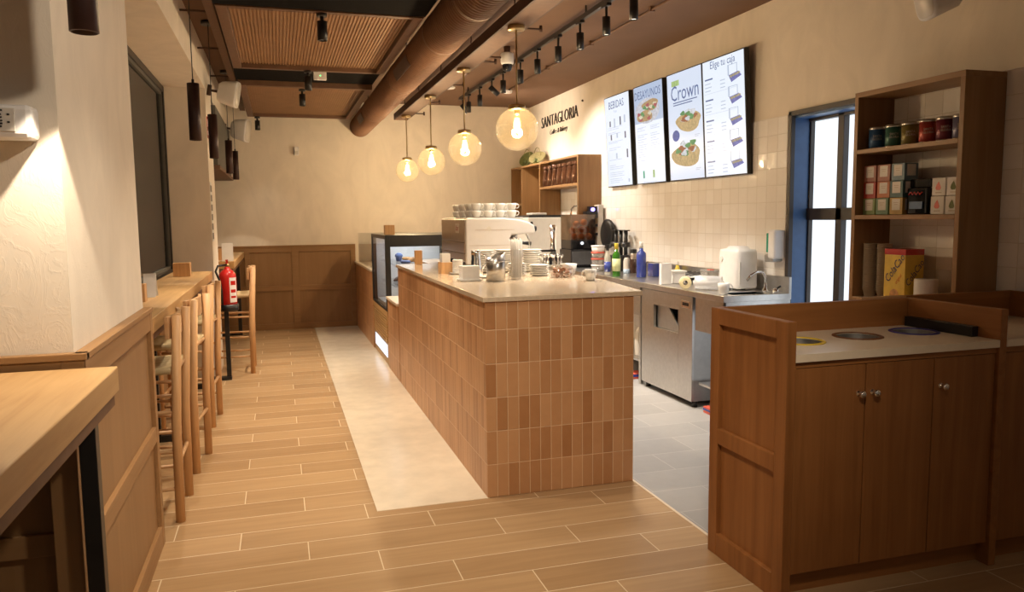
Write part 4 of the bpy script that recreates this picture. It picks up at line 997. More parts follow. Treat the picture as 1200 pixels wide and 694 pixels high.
# bottles
def bottle(nm, x, y, z, prof, mat, label, cap=None, capm='black', band=None, bandm='white_paper'):
    t = thing(nm, label, 'bottle', (x, y, z))
    MB().lathe(prof, (x, y, z), 26).build('body', mat, t)
    if cap: MB().lathe([(0, cap[1]), (cap[0], cap[1]), (cap[0], cap[2]), (cap[0]*.9, cap[2]+.003), (0, cap[2]+.003)], (x, y, z), 20).build('cap', capm, t)
    if band: MB().lathe([(band[0], band[1]), (band[0]+.0007, band[1]), (band[0]+.0007, band[2]), (band[0], band[2])], (x, y, z), 26).build('paper_label', bandm, t)
    return t
M['green_b'] = plain('green_bottle_glass', (.035, .16, .012), .1, coat=.5); M['blue_b'] = plain('blue_bottle_glass', (.035, .06, .30), .12, coat=.5)
M['clear_b'] = plain('pale_bottle', (.42, .40, .34), .1); M['yellow'] = plain('yellow_plastic', (.72, .55, .06), .4)
M['jar_brown'] = plain('dark_syrup', (.06, .03, .02), .15)
bottle('syrup_bottle', 3.11, 7.02, SZ, [(0, 0), (.03, 0), (.032, .005), (.032, .17), (.022, .20), (.013, .22), (.012, .26), (0, .26)], 'clear_b', 'slim pale bottle with black cap left of the green bottle', (.015, .24, .295), 'black', (.0325, .03, .13), 'blue_b')
bottle('oil_bottle', 3.105, 6.80, SZ, [(0, 0), (.036, 0), (.039, .006), (.039, .19), (.036, .215), (.018, .24), (.016, .275), (0, .275)], 'green_b', 'green glass bottle with yellow cap and pale label', (.019, .262, .315), 'yellow', (.0395, .05, .17), plain('lime_label', (.62, .66, .35), .6))
bottle('gin_bottle', 3.275, 6.61, SZ, [(0, 0), (.043, 0), (.046, .005), (.046, .205), (.043, .23), (.020, .25), (.017, .29), (0, .29)], 'blue_b', 'square shouldered deep blue bottle with white cap', (.020, .275, .33), 'white')
bottle('milk_bottle', 3.38, 7.15, SZ, [(0, 0), (.032, 0), (.034, .005), (.034, .12), (.025, .15), (.02, .16), (0, .16)], 'cream_metal', 'short white bottle with a blue foot before the black rack', (.021, .155, .18), 'black', (.0345, .0, .04), plain('pale_blue_label', (.45, .58, .72), .6))
bottle('syrup_jar', 3.43, 7.10, SZ, [(0, 0), (.034, 0), (.036, .005), (.036, .12), (.030, .135), (.030, .21), (0, .21)], 'jar_brown', 'dark jar with cream collar right of the short white bottle', (.034, .205, .24), 'black', (.0305, .14, .205), 'taupe')
t = thing('cup_rack', 'black wire dispenser rack with three uprights against the tiles', 'rack', (3.50, 7.55, SZ))
B(((3.40, 7.38, SZ), (3.562, 7.72, SZ+.16))).build('base', 'black', t, .01)
for k in range(3): MB().cyl((3.50, 7.43+.12*k, SZ+.16), (3.50, 7.43+.12*k, SZ+.42), .02, n=14).cyl((3.50, 7.43+.12*k, SZ+.42), (3.50, 7.43+.12*k, SZ+.43), .045, n=18).cyl((3.50, 7.43+.12*k, SZ+.25), (3.50, 7.43+.12*k, SZ+.30), .048, n=18).build('tube', 'black', t)
solo(MB().lathe([(0, 0), (.16, 0), (.165, .01), (.165, .035), (.15, .045), (0, .045)], (3.55, 7.965, 1.30), 36, (-1, 0, 0)), 'round_tray', 'black', 'round black tray leaning on the tiles beside the juice machine', 'tray')
solo(B(((3.39, 6.60, SZ), (3.46, 6.70, SZ+.125))), 'carton', 'blue_b', 'small blue carton right of the blue bottle', 'carton', bevel=.002)
solo(B(((3.06, 5.90, SZ), (3.066, 6.12, SZ+.005)), ((3.055, 5.94, SZ), (3.063, 6.075, SZ+.178))) if False else MB().prism([(3.06, 5.80), (3.172, 5.83), (3.165, 5.86), (3.055, 5.83)], 'z', SZ, SZ+.178), 'folded_card', 'white', 'upright blank white card on the steel worktop', 'card', bevel=.002)
t = thing('storage_tub', 'low white plastic tub with rim lid behind the white card', 'tub', (3.26, 5.93, SZ))
MB().prism([(3.20, 5.865), (3.325, 5.865), (3.325, 5.99), (3.20, 5.99)], 'z', SZ, SZ+.092).build('tub', 'white', t, .006)
B(((3.19, 5.855, SZ+.092), (3.335, 6.0, SZ+.108))).build('lid', 'porcelain', t, .004)
bottle('detergent_bottle', 3.53, 6.38, SZ+.0, [(0, 0), (.025, 0), (.03, .01), (.027, .07), (.012, .12), (0, .12)], 'yellow', 'small yellow bottle against the steel splashback', (.012, .115, .15), 'white')
t = thing('dish_rack', 'wire rack with white trays in front of the splashback', 'rack', (3.44, 6.08, SZ))
m = MB()
for i in range(7): m.cyl((3.36, 5.86+.075*i, SZ+.06), (3.55, 5.86+.075*i, SZ+.075), .004, n=6)
m.build('wire', 'black', t)
B(((3.36, 5.83, SZ+.045), (3.55, 6.34, SZ+.055))).build('rack_tray', 'white', t, .003); B(((3.365, 5.84, SZ), (3.375, 6.33, SZ+.045)), ((3.535, 5.84, SZ), (3.545, 6.33, SZ+.045))).build('runner', 'black', t)
t = thing('label_roll', 'roll of pale yellow labels lying on the steel worktop edge', 'roll', (3.06, 5.42, SZ))
MB().lathe([(.018, 0), (.046, 0), (.048, .003), (.048, .047), (.046, .05), (.018, .05), (.018, 0)], (3.06, 5.40, SZ+.048), 30, (.45, .9, 0)).build('paper', plain('label_paper', (.72, .62, .36), .6), t)
MB().lathe([(.014, -.001), (.0178, -.001), (.0178, .051), (.014, .051), (.014, -.001)], (3.06, 5.40, SZ+.048), 20, (.45, .9, 0)).build('core', 'jar_brown', t)
t = thing('film_roll', 'roll of clear film lying between the label roll and the cup', 'roll', (3.13, 5.17, SZ))
MB().lathe([(0, 0), (.052, 0), (.055, .004), (.055, .20), (.052, .204), (0, .204)], (3.09, 5.30, SZ+.056), 28, (.75, -.66, 0)).build('film', thin_glass('film_wrap', (.92, .92, .92), .18, .35, (.85, .85, .85)), t)
MB().cyl((3.09-.012, 5.30+.0106, SZ+.056), (3.09+.165, 5.30-.145, SZ+.056), .016, n=14).build('core', 'white_paper', t)
t = thing('clear_container', 'clear lidded container with an orange tab beside the towel dispenser', 'container', (3.50, 5.78, SZ))
MB().prism([(3.44, 5.71), (3.55, 5.71), (3.55, 5.82), (3.44, 5.82)], 'z', SZ, SZ+.10).build('box', 'tub', t, .006)
B(((3.435, 5.705, SZ+.10), (3.558, 5.825, SZ+.112))).build('lid', 'tub', t, .003); B(((3.48, 5.73, SZ+.112), (3.52, 5.78, SZ+.12))).build('tab', 'red_lid', t, .002)
# floor level things under the worktop
t = thing('plastic_jug', 'translucent white jug on the low steel shelf beside the tiled counter', 'jug', (3.20, 6.42, .21))
MB().lathe([(0, 0), (.07, 0), (.075, .008), (.075, .20), (.05, .25), (.025, .27), (.022, .30), (0, .30)], (3.20, 6.42, .21), 26).build('body', 'cream_metal', t)
MB().lathe([(0, .30), (.027, .30), (.027, .325), (0, .326)], (3.20, 6.42, .21), 18).build('cap', 'white', t)
MB().tube([(3.165, 6.36, .45), (3.14, 6.31, .43), (3.145, 6.31, .34), (3.165, 6.345, .31)], .011, 8).build('handle', 'cream_metal', t)
t = thing('cleaning_box', 'small red and blue package on the grey floor under the steel worktop', 'package', (3.14, 6.42, 0))
B(((3.08, 6.36, 0), (3.22, 6.50, .05))).build('carton', 'red_lid', t, .003); B(((3.078, 6.358, .02), (3.222, 6.502, .042))).build('stripe', 'blue_b', t)
t = thing('cleaning_box', 'small red package on the floor behind the brown cabinet end', 'package', (3.10, 5.03, 0))
B(((3.05, 4.97, 0), (3.17, 5.09, .05))).build('carton', 'red_lid', t, .003); B(((3.048, 4.968, .022), (3.172, 5.092, .036))).build('stripe', 'blue_b', t)

# ================================================================== MENU SCREENS AND SIGN
R_, U_ = RW
def screen(ya, yb, label, fill):
    r = thing('menu_screen', label, 'menu screen', (3.52, (ya+yb)/2, 1.81), 'lit menu screens on the right wall')
    za, zb = 1.815, 2.785
    tilt = Vector((-.055, 0, .97)).normalized()
    def P(s, v, off=0):     # s 0..1 from the left edge, v 0..1 from the bottom, off towards the shop
        p = Vector((3.545, ya+(yb-ya)*s, za)) + tilt*(v*.97)
        n = Vector((0, -1, 0)).cross(tilt).normalized(); return p + n*off
    def slab(mb, s0, v0, s1, v1, o0, o1):
        vs = [P(s, v, o) for o in (o0, o1) for s, v in ((s0, v0), (s1, v0), (s1, v1), (s0, v1))]
        return mb.add(vs, [(3, 2, 1, 0), (4, 5, 6, 7), (0, 1, 5, 4), (1, 2, 6, 5), (2, 3, 7, 6), (3, 0, 4, 7)])
    slab(MB(), 0, 0, 1, 1, -.045, 0).build('housing', 'black', r, .003)
    sc = slab(MB(), .018, .01, .982, .99, .0005, .0015).build('display', 'screen', r)
    fill(r, sc, P, slab, tilt)
    B(((3.56, ya-.12 if ya < yb else ya-.2, 2.2), (3.59, ya-.2, 2.4))).build('bracket', 'black', r)
    return r
def txt(mb, P, tilt, s, v, body, size, sx=1.0, it=0, al='CENTER'): return mb.text(body, size, P(s, v, .0016), (0, -1, 0), tilt, sx, italic=it, align=al)
def lines(slab, rows, s0, s1, h=.004, skip=.0):
    m = MB()
    for v, frac in rows: slab(m, s0, v-h/2, s0+(s1-s0)*frac, v+h/2, .0016, .0022)
    return m
FOOD = {}
def emat(n, c, s=.8):
    if n not in FOOD:
        m, nt, b = new_mat(n); f = noise(nt, coords(nt), 45, 2)
        lo = tuple(x*.72 for x in c); b.inputs['Base Color'].default_value = (0, 0, 0, 1)
        nt.links.new(ramp(nt, f, [(.35, lo), (.65, c)]), b.inputs['Emission Color']); b.inputs['Emission Strength'].default_value = s; FOOD[n] = m
    return FOOD[n]
def disc(mb, P, s, v, rs, rv, off, n=20, wob=0):
    pts = [P(s+rs*(1+wob*math.sin(3*a+s*9)+wob*.7*math.sin(5*a))*math.cos(a), v+rv*(1+wob*math.sin(3*a+s*9))*math.sin(a), off) for a in [2*PI*i/n for i in range(n)]]
    return mb.add([P(s, v, off)]+pts, [(0, i+1, (i+1) % n+1) for i in range(n)])
def menu_drinks(r, sc, P, slab, tilt):
    MB().text('BEBIDAS', .112, P(.49, .895, .0018), (0, -1, 0), tilt, .92).build('title', 'ink', sc)
    txt(MB(), P, tilt, .45, .825, 'Frías', .04).build('subtitle', 'ink_grey', sc)
    m = MB(); g = MB(); d = MB()
    for i, (s, v, h, k) in enumerate(((.22, .70, .06, 0), (.40, .70, .10, 0), (.63, .71, .09, 1), (.80, .72, .08, 0), (.24, .55, .06, 0), (.48, .56, .05, 0), (.80, .55, .07, 0), (.43, .34, .06, 0), (.85, .35, .09, 0), (.87, .06, .035, 0))):
        slab((m, g)[k] if i % 2 else d, s-.025, v-h/2, s+.025, v+h/2, .0016, .0024)
    m.build('drink_picture', 'ink_grey', sc); g.build('green_drink', emat('menu_green', (.10, .55, .30)), sc); d.build('dark_drink', emat('menu_dark', (.16, .16, .24)), sc)
    lines(slab, [(.655, .9), (.635, .7), (.60, .5), (.585, .8), (.50, .9), (.485, .6), (.43, .75), (.41, .5), (.30, .8), (.24, .4), (.22, .9), (.20, .85), (.16, .9), (.14, .8), (.12, .9), (.09, .75), (.07, .8), (.05, .6)], .12, .75).build('small_print', 'ink_grey', sc)
def menu_breakfast(r, sc, P, slab, tilt):
    slab(MB(), .018, .62, .982, .99, .0016, .0018).build('photo_ground', 'screen_blue', sc)
    MB().text('DESAYUNOS', .112, P(.49, .895, .0020), (0, -1, 0), tilt, .86).build('title', 'ink', sc)
    disc(MB(), P, .47, .73, .42, .125, .0022).build('plate', emat('menu_plate', (.80, .82, .92)), sc)
    disc(disc(MB(), P, .58, .78, .27, .055, .0030, 24, .10), P, .38, .68, .27, .055, .0030, 24, .1).build('toast', emat('menu_toast', (.62, .42, .22)), sc)
    a, b, c = MB(), MB(), MB()
    for i in range(18):
        s, v = (.58, .785) if i % 2 else (.38, .69)
        disc((a, b, c)[i % 3], P, s+random.uniform(-.2, .2), v+random.uniform(-.04, .04), .06, .018, .0036+i*.00005, 10, .2)
    a.build('salad', emat('menu_leaf', (.16, .40, .16)), sc); b.build('tomato', emat('menu_tomato', (.55, .14, .16)), sc); c.build('egg', emat('menu_egg', (.92, .86, .66)), sc)
    lines(slab, [(.575, .8), (.565, .5), (.545, .7), (.50, .9), (.48, .6), (.455, .8), (.43, .55), (.40, .9), (.38, .75), (.355, .8), (.33, .5), (.30, .85), (.28, .7), (.24, .8)], .10, .48).build('small_print', 'ink_grey', sc)
    lines(slab, [(.575, .8), (.56, .6), (.545, .8), (.50, .6), (.48, .8), (.455, .5), (.43, .7), (.40, .6), (.38, .8), (.355, .5), (.30, .7), (.28, .85)], .55, .92).build('small_print', 'ink_grey', sc)
    slab(MB(), .24, .06, .29, .135, .0016, .0024).build('green_drink', emat('menu_green', (.10, .55, .30)), sc)
    slab(MB(), .58, .06, .64, .135, .0016, .0024).build('lime_drink', emat('menu_lime', (.55, .75, .30)), sc)
    lines(slab, [(.02, 1)], .25, .7).build('small_print', 'ink_grey', sc)
def wrap(sc, P, s, v, k=1.0):
    disc(MB(), P, s, v-.01, .36*k, .095*k, .0022, 26, .07).build('pastry_wrap', emat('menu_pastry', (.72, .52, .26)), sc)
    a, b, c = MB(), MB(), MB()
    for i in range(16): disc((a, b, c)[i % 3], P, s+random.uniform(-.2, .2)*k, v+.04*k+random.uniform(-.035, .05)*k, .075*k, .022*k, .0030+i*.00005, 10, .22)
    a.build('filling', emat('menu_cream', (.86, .90, .96)), sc); b.build('salad', emat('menu_leaf', (.16, .40, .16)), sc); c.build('filling_red', emat('menu_red', (.45, .16, .08)), sc)
def menu_crown(r, sc, P, slab, tilt):
    slab(MB(), .018, .01, .982, .99, .0016, .0018).build('photo_ground', emit('menu_pale', (.74, .82, .97), .95), sc)
    MB().text('Crown', .19, P(.52, .80, .0022), (0, -1, 0), tilt, .92).build('title', 'ink', sc)
    slab(MB(), .15, .875, .37, .925, .002, .0026).build('green_flag', emat('menu_lime', (.55, .75, .30)), sc)
    lines(slab, [(.722, 1), (.70, .8)], .18, .86, .009).build('small_print', 'ink', sc)
    wrap(sc, P, .60, .54, .95); wrap(sc, P, .50, .24, 1.12)
    disc(MB(), P, .23, .42, .105, .052, .0024).build('round_badge', emat('menu_badge', (.14, .18, .50)), sc)
    lines(slab, [(.44, .85), (.425, .9), (.41, .7)], .165, .30, .006).build('badge_print', 'screen', sc)
    lines(slab, [(.40, 1), (.385, .7), (.10, 1), (.085, .7)], .76, .90, .006).build('small_print', 'ink_grey', sc)
def menu_box(r, sc, P, slab, tilt):
    MB().text('Elige tu caja', .085, P(.50, .945, .0020), (0, -1, 0), tilt, .92).build('title', 'ink', sc)
    for k in range(5):
        lid, tray, food = MB(), MB(), MB()
        v = .80-k*.175
        for q in (((.62, v+.02), (.65, v+.10)), ((.62, v+.10), (.82, v+.105)), ((.82, v+.02), (.835, v+.105))): slab(lid, q[0][0], q[0][1], q[1][0], q[1][1], .0018, .0024)
        vs = [P(.64, v+.02, .0026), P(.86, v+.035, .0026), P(.93, v-.005, .0026), P(.70, v-.04, .0026)]; tray.add(vs, [(0, 1, 2, 3)])
        for i in range(4): disc(food, P, .70+.055*i, v+.008+.004*i, .035, .010, .0032, 10, .2)
        lid.build('box_lid', 'ink_grey', sc); tray.build('box_tray', emat('menu_violet', (.22, .24, .60)), sc); food.build('box_food', emat('menu_pastry2', (.55, .48, .30)), sc)
    rows = []
    for k in range(5):
        v = .83-k*.175
        slab(MB(), .07, v, .26, v+.012, .0016, .0022).build('heading', 'ink', sc); rows += [(v-.03, .5), (v-.06, .6), (v-.09, .5)]
    lines(slab, rows, .07, .34, .007).build('small_print', 'ink_grey', sc)
    lines(slab, [(v, .8) for v, f in rows], .44, .58, .007).build('price_print', 'ink_grey', sc)
    m = MB()
    for k in range(4): slab(m, .05, .715-k*.175, .80, .717-k*.175, .0016, .002)
    m.build('divider_line', 'ink_grey', sc)
screen(7.985, 7.355, 'lit menu screen headed BEBIDAS, leftmost of the four', menu_drinks)
screen(7.255, 6.635, 'lit menu screen headed DESAYUNOS with a plate of toasts', menu_breakfast)
screen(6.555, 5.935, 'lit menu screen headed Crown with two filled pastries', menu_crown)
screen(5.93, 5.305, 'lit menu screen headed Elige tu caja with five boxes, rightmost', menu_box)
t = thing('wall_sign', 'black SANTAGLORIA Coffee & Bakery letter sign on the bright plaster wall', 'sign', (3.595, 9.65, 2.6))
MB().text('SANTAGLORIA', .215, (3.599, 9.70, 2.79), (0, -1, 0), (0, 0, 1), .95, depth=.006, off=.0, thin=.003).build('lettering', 'sign_black', t)
MB().text('Coffee & Bakery', .095, (3.599, 9.72, 2.635), (0, -1, 0), (0, 0, 1), 1.05, depth=.004, off=.0, italic=.25, thin=.0028).build('tagline', 'sign_black', t)
MB().ball((3.592, 8.86, 2.895), .014, 10, 6).build('accent_dot', 'sign_black', t)

# ================================================================== WALL SHELF AT THE BACK
t = thing('wall_cubby_shelf', 'oak cubby shelf on the right wall under the sign', 'shelf', (3.45, 9.65, 1.5))
xf, xb, yn, yf, zt, zb = 3.30, 3.588, 8.28, 10.92, 2.205, 1.52
for y, z0_ in ((yn, zb), (9.62, zb), (10.40, zb), (yf-.03, zb)): B(((xf, y, z0_), (xb, y+.03, zt-.025))).build('upright', 'shelf', t, .002)
B(((xf, yn, zt-.025), (xb, yf, zt))).build('top_board', 'shelf_y', t, .002)
B(((xf, yn+.03, 1.855), (xb, 9.62, 1.885))).build('shelf_board', 'shelf_y', t, .002)
B(((xf, 10.43, 1.66), (xb, yf-.03, 1.685))).build('shelf_board', 'shelf_y', t, .002)
B(((xb-.012, 9.65, zb), (xb, 10.40, zt-.025))).build('back_board', 'shelf_y', t)
M['copper'] = plain('coffee_jar', (.11, .045, .022), .12, .35, var=.35, scale=14)
for k in range(7):
    y = 9.53-k*.172; x = 3.365
    tj = thing('coffee_jar', 'dark bronze glass jar on the cubby shelf, %s from the left' % ORD[k], 'jar', (x, y, 1.885), 'bronze jars on the cubby shelf')
    MB().lathe([(0, 0), (.05, 0), (.056, .008), (.056, .10), (.044, .16), (.044, .20), (.038, .22), (0, .22)], (x, y, 1.885), 24).build('body', 'copper', tj)
    MB().lathe([(0, .22), (.047, .22), (.05, .225), (.05, .255), (.04, .262), (0, .263)], (x, y, 1.885), 24).build('lid', 'copper', tj)
M['straw'] = plain('woven_straw', (.30, .25, .11), .8, var=.3, scale=60); M['leafm'] = plain('leaf_green', (.13, .15, .045), .7, var=.3, scale=40)
for i, (y, a, lb) in enumerate(((10.62, .9, 'olive woven round basket leaning on the cubby shelf top, left one'), (10.16, .6, 'pale woven round basket on the cubby shelf top, right one'))):
    tb = thing('straw_basket', lb, 'basket', (3.46, y, zt))
    ax = Vector((-math.sin(a), -.5, math.cos(a))).normalized()
    up_ = .12*math.sqrt(max(0, 1-ax.z**2))
    MB().lathe([(0, -.03), (.08, -.025), (.12, 0), (.123, .012), (.118, .012), (.08, -.012), (0, -.016)], (3.45, y, zt+up_+.028*ax.z), 30, ax).build('bowl', ('leafm', 'straw')[i], tb)
    MB().tube([Vector((3.45, y, zt+up_+.028*ax.z))+Vector((0, .14*math.cos(PI*k/8), .02+.12*math.sin(PI*k/8))) for k in range(9)], .005, 6).build('handle', 'straw', tb)
for i, (y, lb) in enumerate(((10.42, 'small leafy sprig in front of the olive basket'), (9.93, 'small leafy sprig at the right of the pale basket'))):
    m = MB()
    for k in range(40):
        a = random.uniform(0, 2*PI); rr = random.uniform(.0, .06); c_ = Vector((3.36+rr*math.cos(a)*.6, y+rr*math.sin(a)*1.6, zt+random.uniform(.012, .08)))
        u = Vector((random.uniform(-1, 1), random.uniform(-1, 1), random.uniform(0, 1))).normalized()*.022; w_ = u.orthogonal().normalized()*.010
        m.add([c_-u, c_+w_, c_+u, c_-w_, c_+Vector((0, 0, -.003))], [(0, 1, 2, 3), (0, 4, 1), (1, 4, 2), (2, 4, 3), (3, 4, 0)])
    m.cyl((3.36, y, zt), (3.36, y, zt+.05), .005, n=6)
    solo(m, 'leafy_sprig', 'leafm', lb, 'plant', loc=(3.36, y, zt))

# ================================================================== RIGHT SHELF WITH TINS
t = thing('tin_shelf', 'tall open oak shelf on the right wall holding tins and boxes', 'shelf', (3.45, 3.5, .96))
xf, xb, yn, yf, zt, zb = 3.32, 3.588, 3.11, 3.885, 2.21, .97
B(((xf, yn, zb), (xb, yn+.03, zt-.03))).build('side_board', 'shelf', t, .002); B(((xf, yf-.03, zb), (xb, yf, zt-.03))).build('side_board', 'shelf', t, .002)
B(((xf, yn, zt-.03), (xb, yf, zt))).build('top_board', 'shelf_y', t, .002)
for z_ in (1.85, 1.465, .975): B(((xf, yn+.03, z_), (xb, yf-.03, z_+.025))).build('shelf_board', 'shelf_y', t, .002)
B(((xb-.006, yn+.03, 1.0), (xb, yf-.03, zt-.03))).build('tiled_back', 'wall_tile', t)
tc = [('deep blue', (.03, .10, .24), 3.795), ('dark green', (.03, .12, .09), 3.665), ('olive', (.22, .18, .05), 3.545), ('red', (.36, .04, .025), 3.42), ('maroon', (.16, .018, .04), 3.305), ('grey violet', (.14, .13, .22), 3.20)]
for i, (nm, c_, y) in enumerate(tc):
    x = 3.41; z_ = 1.875; tt = thing('tea_tin', '%s round tea tin with silver lid on the top shelf board' % nm, 'tin', (x, y, z_), 'tea tins on the shelf')
    MB().lathe([(0, .004), (.044, .004), (.046, .006), (.046, .112), (0, .112)], (x, y, z_), 28).build('body', plain('tin_'+nm.replace(' ', '_'), c_, .35, .2), tt)
    MB().lathe([(.046, 0), (.0475, .001), (.0475, .007), (.046, .008)], (x, y, z_), 28).build('base_rim', 'chrome', tt)
    MB().lathe([(0, .112), (.0475, .112), (.048, .114), (.048, .124), (.044, .128), (0, .128)], (x, y, z_), 28).build('lid', 'steel', tt)
    d_ = Vector((-.73, -.68, 0)); d_ = Vector((-3.41, -y, 0)).normalized(); rt = Vector((-d_.y, d_.x, 0))
    m = MB()
    for wv, zz in (('SANTA', .072), ('GLORIA', .055)): m.text(wv, .019, Vector((x, y, z_+zz))+d_*.0462, rt, (0, 0, 1), .8)
    # wrap the letters round the can
    for v in m.v:
        q = v-Vector((x, y, 0)); s_ = q.dot(rt); zz = v.z; an = s_/.0464; p = d_*math.cos(an)*.0466+rt*math.sin(an)*.0466
        v.x, v.y = x+p.x, y+p.y
    m.build('lettering', plain('tin_print', (.62, .58, .52), .5) if i == 0 else bpy.data.materials['tin_print'], tt)
bc = [[('green', (.24, .32, .13)), ('dark green', (.12, .22, .13)), ('ochre', (.42, .27, .06))], [('red', (.42, .05, .04)), ('orange', (.50, .15, .05)), ('teal', (.05, .12, .13))], [('rose', (.40, .17, .14)), ('brick', (.36, .13, .09)), ('slate blue', (.14, .22, .28))]]
for rw in range(3):
    for cl in range(3):
        nm, c_ = bc[rw][cl]; y = 3.80-cl*.106; x = 3.42+random.uniform(-.004, .004); z_ = 1.49+rw*.0965
        tt = thing('tea_box', '%s tea carton, %s column of the %s layer on the middle shelf' % (nm, ('left', 'middle', 'right')[cl], ('bottom', 'second', 'top')[rw]), 'tea box', (x, y, z_), 'tea cartons on the shelf')
        B(((x-.048, y-.048, z_), (x+.048, y+.048, z_+.095))).build('carton', plain('carton_'+nm.replace(' ', '_'), c_, .5), tt, .0015)
        B(((x-.0488, y-.030, z_+.025), (x-.048, y+.030, z_+.088)), ((x-.030, y-.0488, z_+.025), (x+.030, y-.048, z_+.088))).build('paper_label', 'white_paper', tt)
        B(((x-.0490, y-.018, z_+.066), (x-.0488, y+.018, z_+.069)), ((x-.0490, y-.014, z_+.055), (x-.0488, y+.014, z_+.058))).build('print', 'taupe', tt)
tt = thing('coffee_bag', 'black glossy coffee bag standing between the cartons', 'bag', (3.42, 3.475, 1.49))
MB().prism([(3.39, 3.395), (3.45, 3.395), (3.455, 3.46), (3.45, 3.53), (3.39, 3.53), (3.385, 3.46)], 'z', 1.49, 1.635).prism([(3.412, 3.39), (3.428, 3.39), (3.428, 3.535), (3.412, 3.535)], 'z', 1.635, 1.685).build('pouch', 'black_gloss', tt, .006)
MB().tube([(3.384, 3.51-.013*k, 1.598+(.014 if k % 2 else 0)) for k in range(8)], .004, 6).build('red_script', 'red', tt)
MB().box((3.3835, 3.415, 1.52), (3.386, 3.505, 1.56)).build('print_field', 'blue_frame', tt)
for k, (y, z_, lb) in enumerate(((3.30, 1.49, 'bottom left'), (3.205, 1.49, 'bottom right'), (3.295, 1.587, 'top left'), (3.20, 1.587, 'top right'))):
    tt = thing('sachet_box', 'cream carton with a %s plant print, %s of four beside the shelf side' % (('red', 'green')[k % 2], lb), 'carton', (3.41, y, z_), 'cream cartons on the shelf')
    B(((3.37, y-.043, z_), (3.45, y+.043, z_+.095))).build('carton', 'white_paper', tt, .0015)
    d = MB().prism([(y+.012, z_+.03), (y+.020, z_+.04), (y+.014, z_+.058), (y, z_+.076), (y-.010, z_+.055), (y-.015, z_+.04), (y-.008, z_+.03)], 'x', 3.369, 3.3702)
    d.build('plant_print', ('red', 'leafm')[k % 2] if k % 2 else 'red_lid', tt)
    B(((3.3692, y-.02, z_+.014), (3.3702, y+.02, z_+.02))).build('print', 'taupe', tt)
# brown paper cups in three stacks
M['kraft'] = plain('kraft_paper', (.36, .28, .19), .8, var=.08, scale=20)
for sI, (x, y, nn) in enumerate(((3.40, 3.80, 24), (3.42, 3.712, 24))):
    for k in range(nn):
        z_ = 1.0+k*.0118
        m = MB().lathe([(.030, .0), (.041, .044), (.0435, .0445), (.0435, .0475), (.0405, .0475), (.030, .004), (0, .004), (0, .0), (.030, 0)], (x+random.uniform(-.0003, .0003), y, z_), 22)
        solo(m, 'paper_cup', 'kraft', 'kraft paper cup nested in the %s stack on the bottom board, %s' % (('left', 'right')[sI], 'topmost' if k == nn-1 else 'under others'), 'paper cup', 'kraft cups in the %s stack' % ('left', 'right')[sI])
t = thing('cocoa_box', 'yellow ColaCao cocoa box with red top beside the cup stacks', 'box', (3.42, 3.55, 1.0))
B(((3.35, 3.48, 1.0), (3.48, 3.635, 1.262))).build('carton', plain('cocoa_yellow', (.74, .50, .07), .45), t, .002)
B(((3.349, 3.479, 1.262), (3.481, 3.636, 1.295))).build('red_top', 'red', t, .002)
u1 = Vector((0, -.72, .70)).normalized(); up1 = Vector((0, .70, .72)).normalized()
MB().text('ColaCao', .063, (3.3485, 3.555, 1.185), (0, -.62, .78), (0, .78, .62), .85, italic=.2).text('ColaCao', .056, (3.415, 3.4785, 1.16), (.62, 0, .78), (-.78, 0, .62), .85, italic=.2).build('brand_lettering', plain('cocoa_navy', (.02, .025, .12), .4), t)
MB().text('original', .028, (3.3485, 3.525, 1.125), (0, -.62, .78), (0, .78, .62), .8, italic=.2).build('sub_lettering', 'red', t)
MB().cyl((3.349, 3.555, 1.035), (3.350, 3.555, 1.035), .033, n=24).build('biscuit_print', 'crust', t)
t = thing('paper_roll', 'white paper roll on the bottom board of the tin shelf', 'paper roll', (3.41, 3.39, 1.0))
MB().lathe([(.02, 0), (.058, 0), (.06, .004), (.06, .13), (.058, .134), (.02, .134), (.02, 0)], (3.41, 3.39, 1.0), 30).build('paper', 'white_paper', t)
MB().lathe([(.017, .001), (.0199, .001), (.0199, .133), (.017, .133), (.017, .001)], (3.41, 3.39, 1.0), 20).build('core', 'kraft', t)
t = thing('wall_socket', 'white double wall socket plate on the tiles inside the tin shelf', 'socket', (3.578, 3.24, 1.20))
B(((3.574, 3.17, 1.205), (3.5825, 3.34, 1.29))).build('plate', 'white', t, .003)
for y in (3.215, 3.295): MB().lathe([(.024, 0), (.026, .002), (.026, .004), (.02, .004), (.018, .001), (0, .001)], (3.575, y, 1.247), 20, (-1, 0, 0)).build('outlet', 'cream_metal', t)

# ================================================================== WASTE CABINETS
FY = 2.43
t = thing('waste_cabinet', 'stained wooden waste sorting cabinet with three round holes in its top', 'cabinet', (2.33, 2.68, 0))
e = MB(); x0, x1 = 1.797, 1.838; y0, y1 = 2.415, 2.945
fld = B(((x0+.020, y0+.05, .05), (x1, y1-.05, 1.06))).build('end_field', 'brown', t)
e.box((x0, y0, 0), (x1, y0+.065, 1.10)); e.box((x0, y1-.065, 0), (x1, y1, 1.10))
for a, b in ((0, .10), (.505, .575), (1.03, 1.10)): e.box((x0, y0+.065, a), (x1, y1-.065, b))
e.build('end_panel', 'brown', t, .003)
B(((x1, y1-.03, .95), (2.83, y1, 1.10))).build('back_upstand', 'brown_x', t, .003)
B(((2.835, FY-.005, 0), (2.872, y1, 1.10))).build('divider_panel', 'brown_y', t, .003)
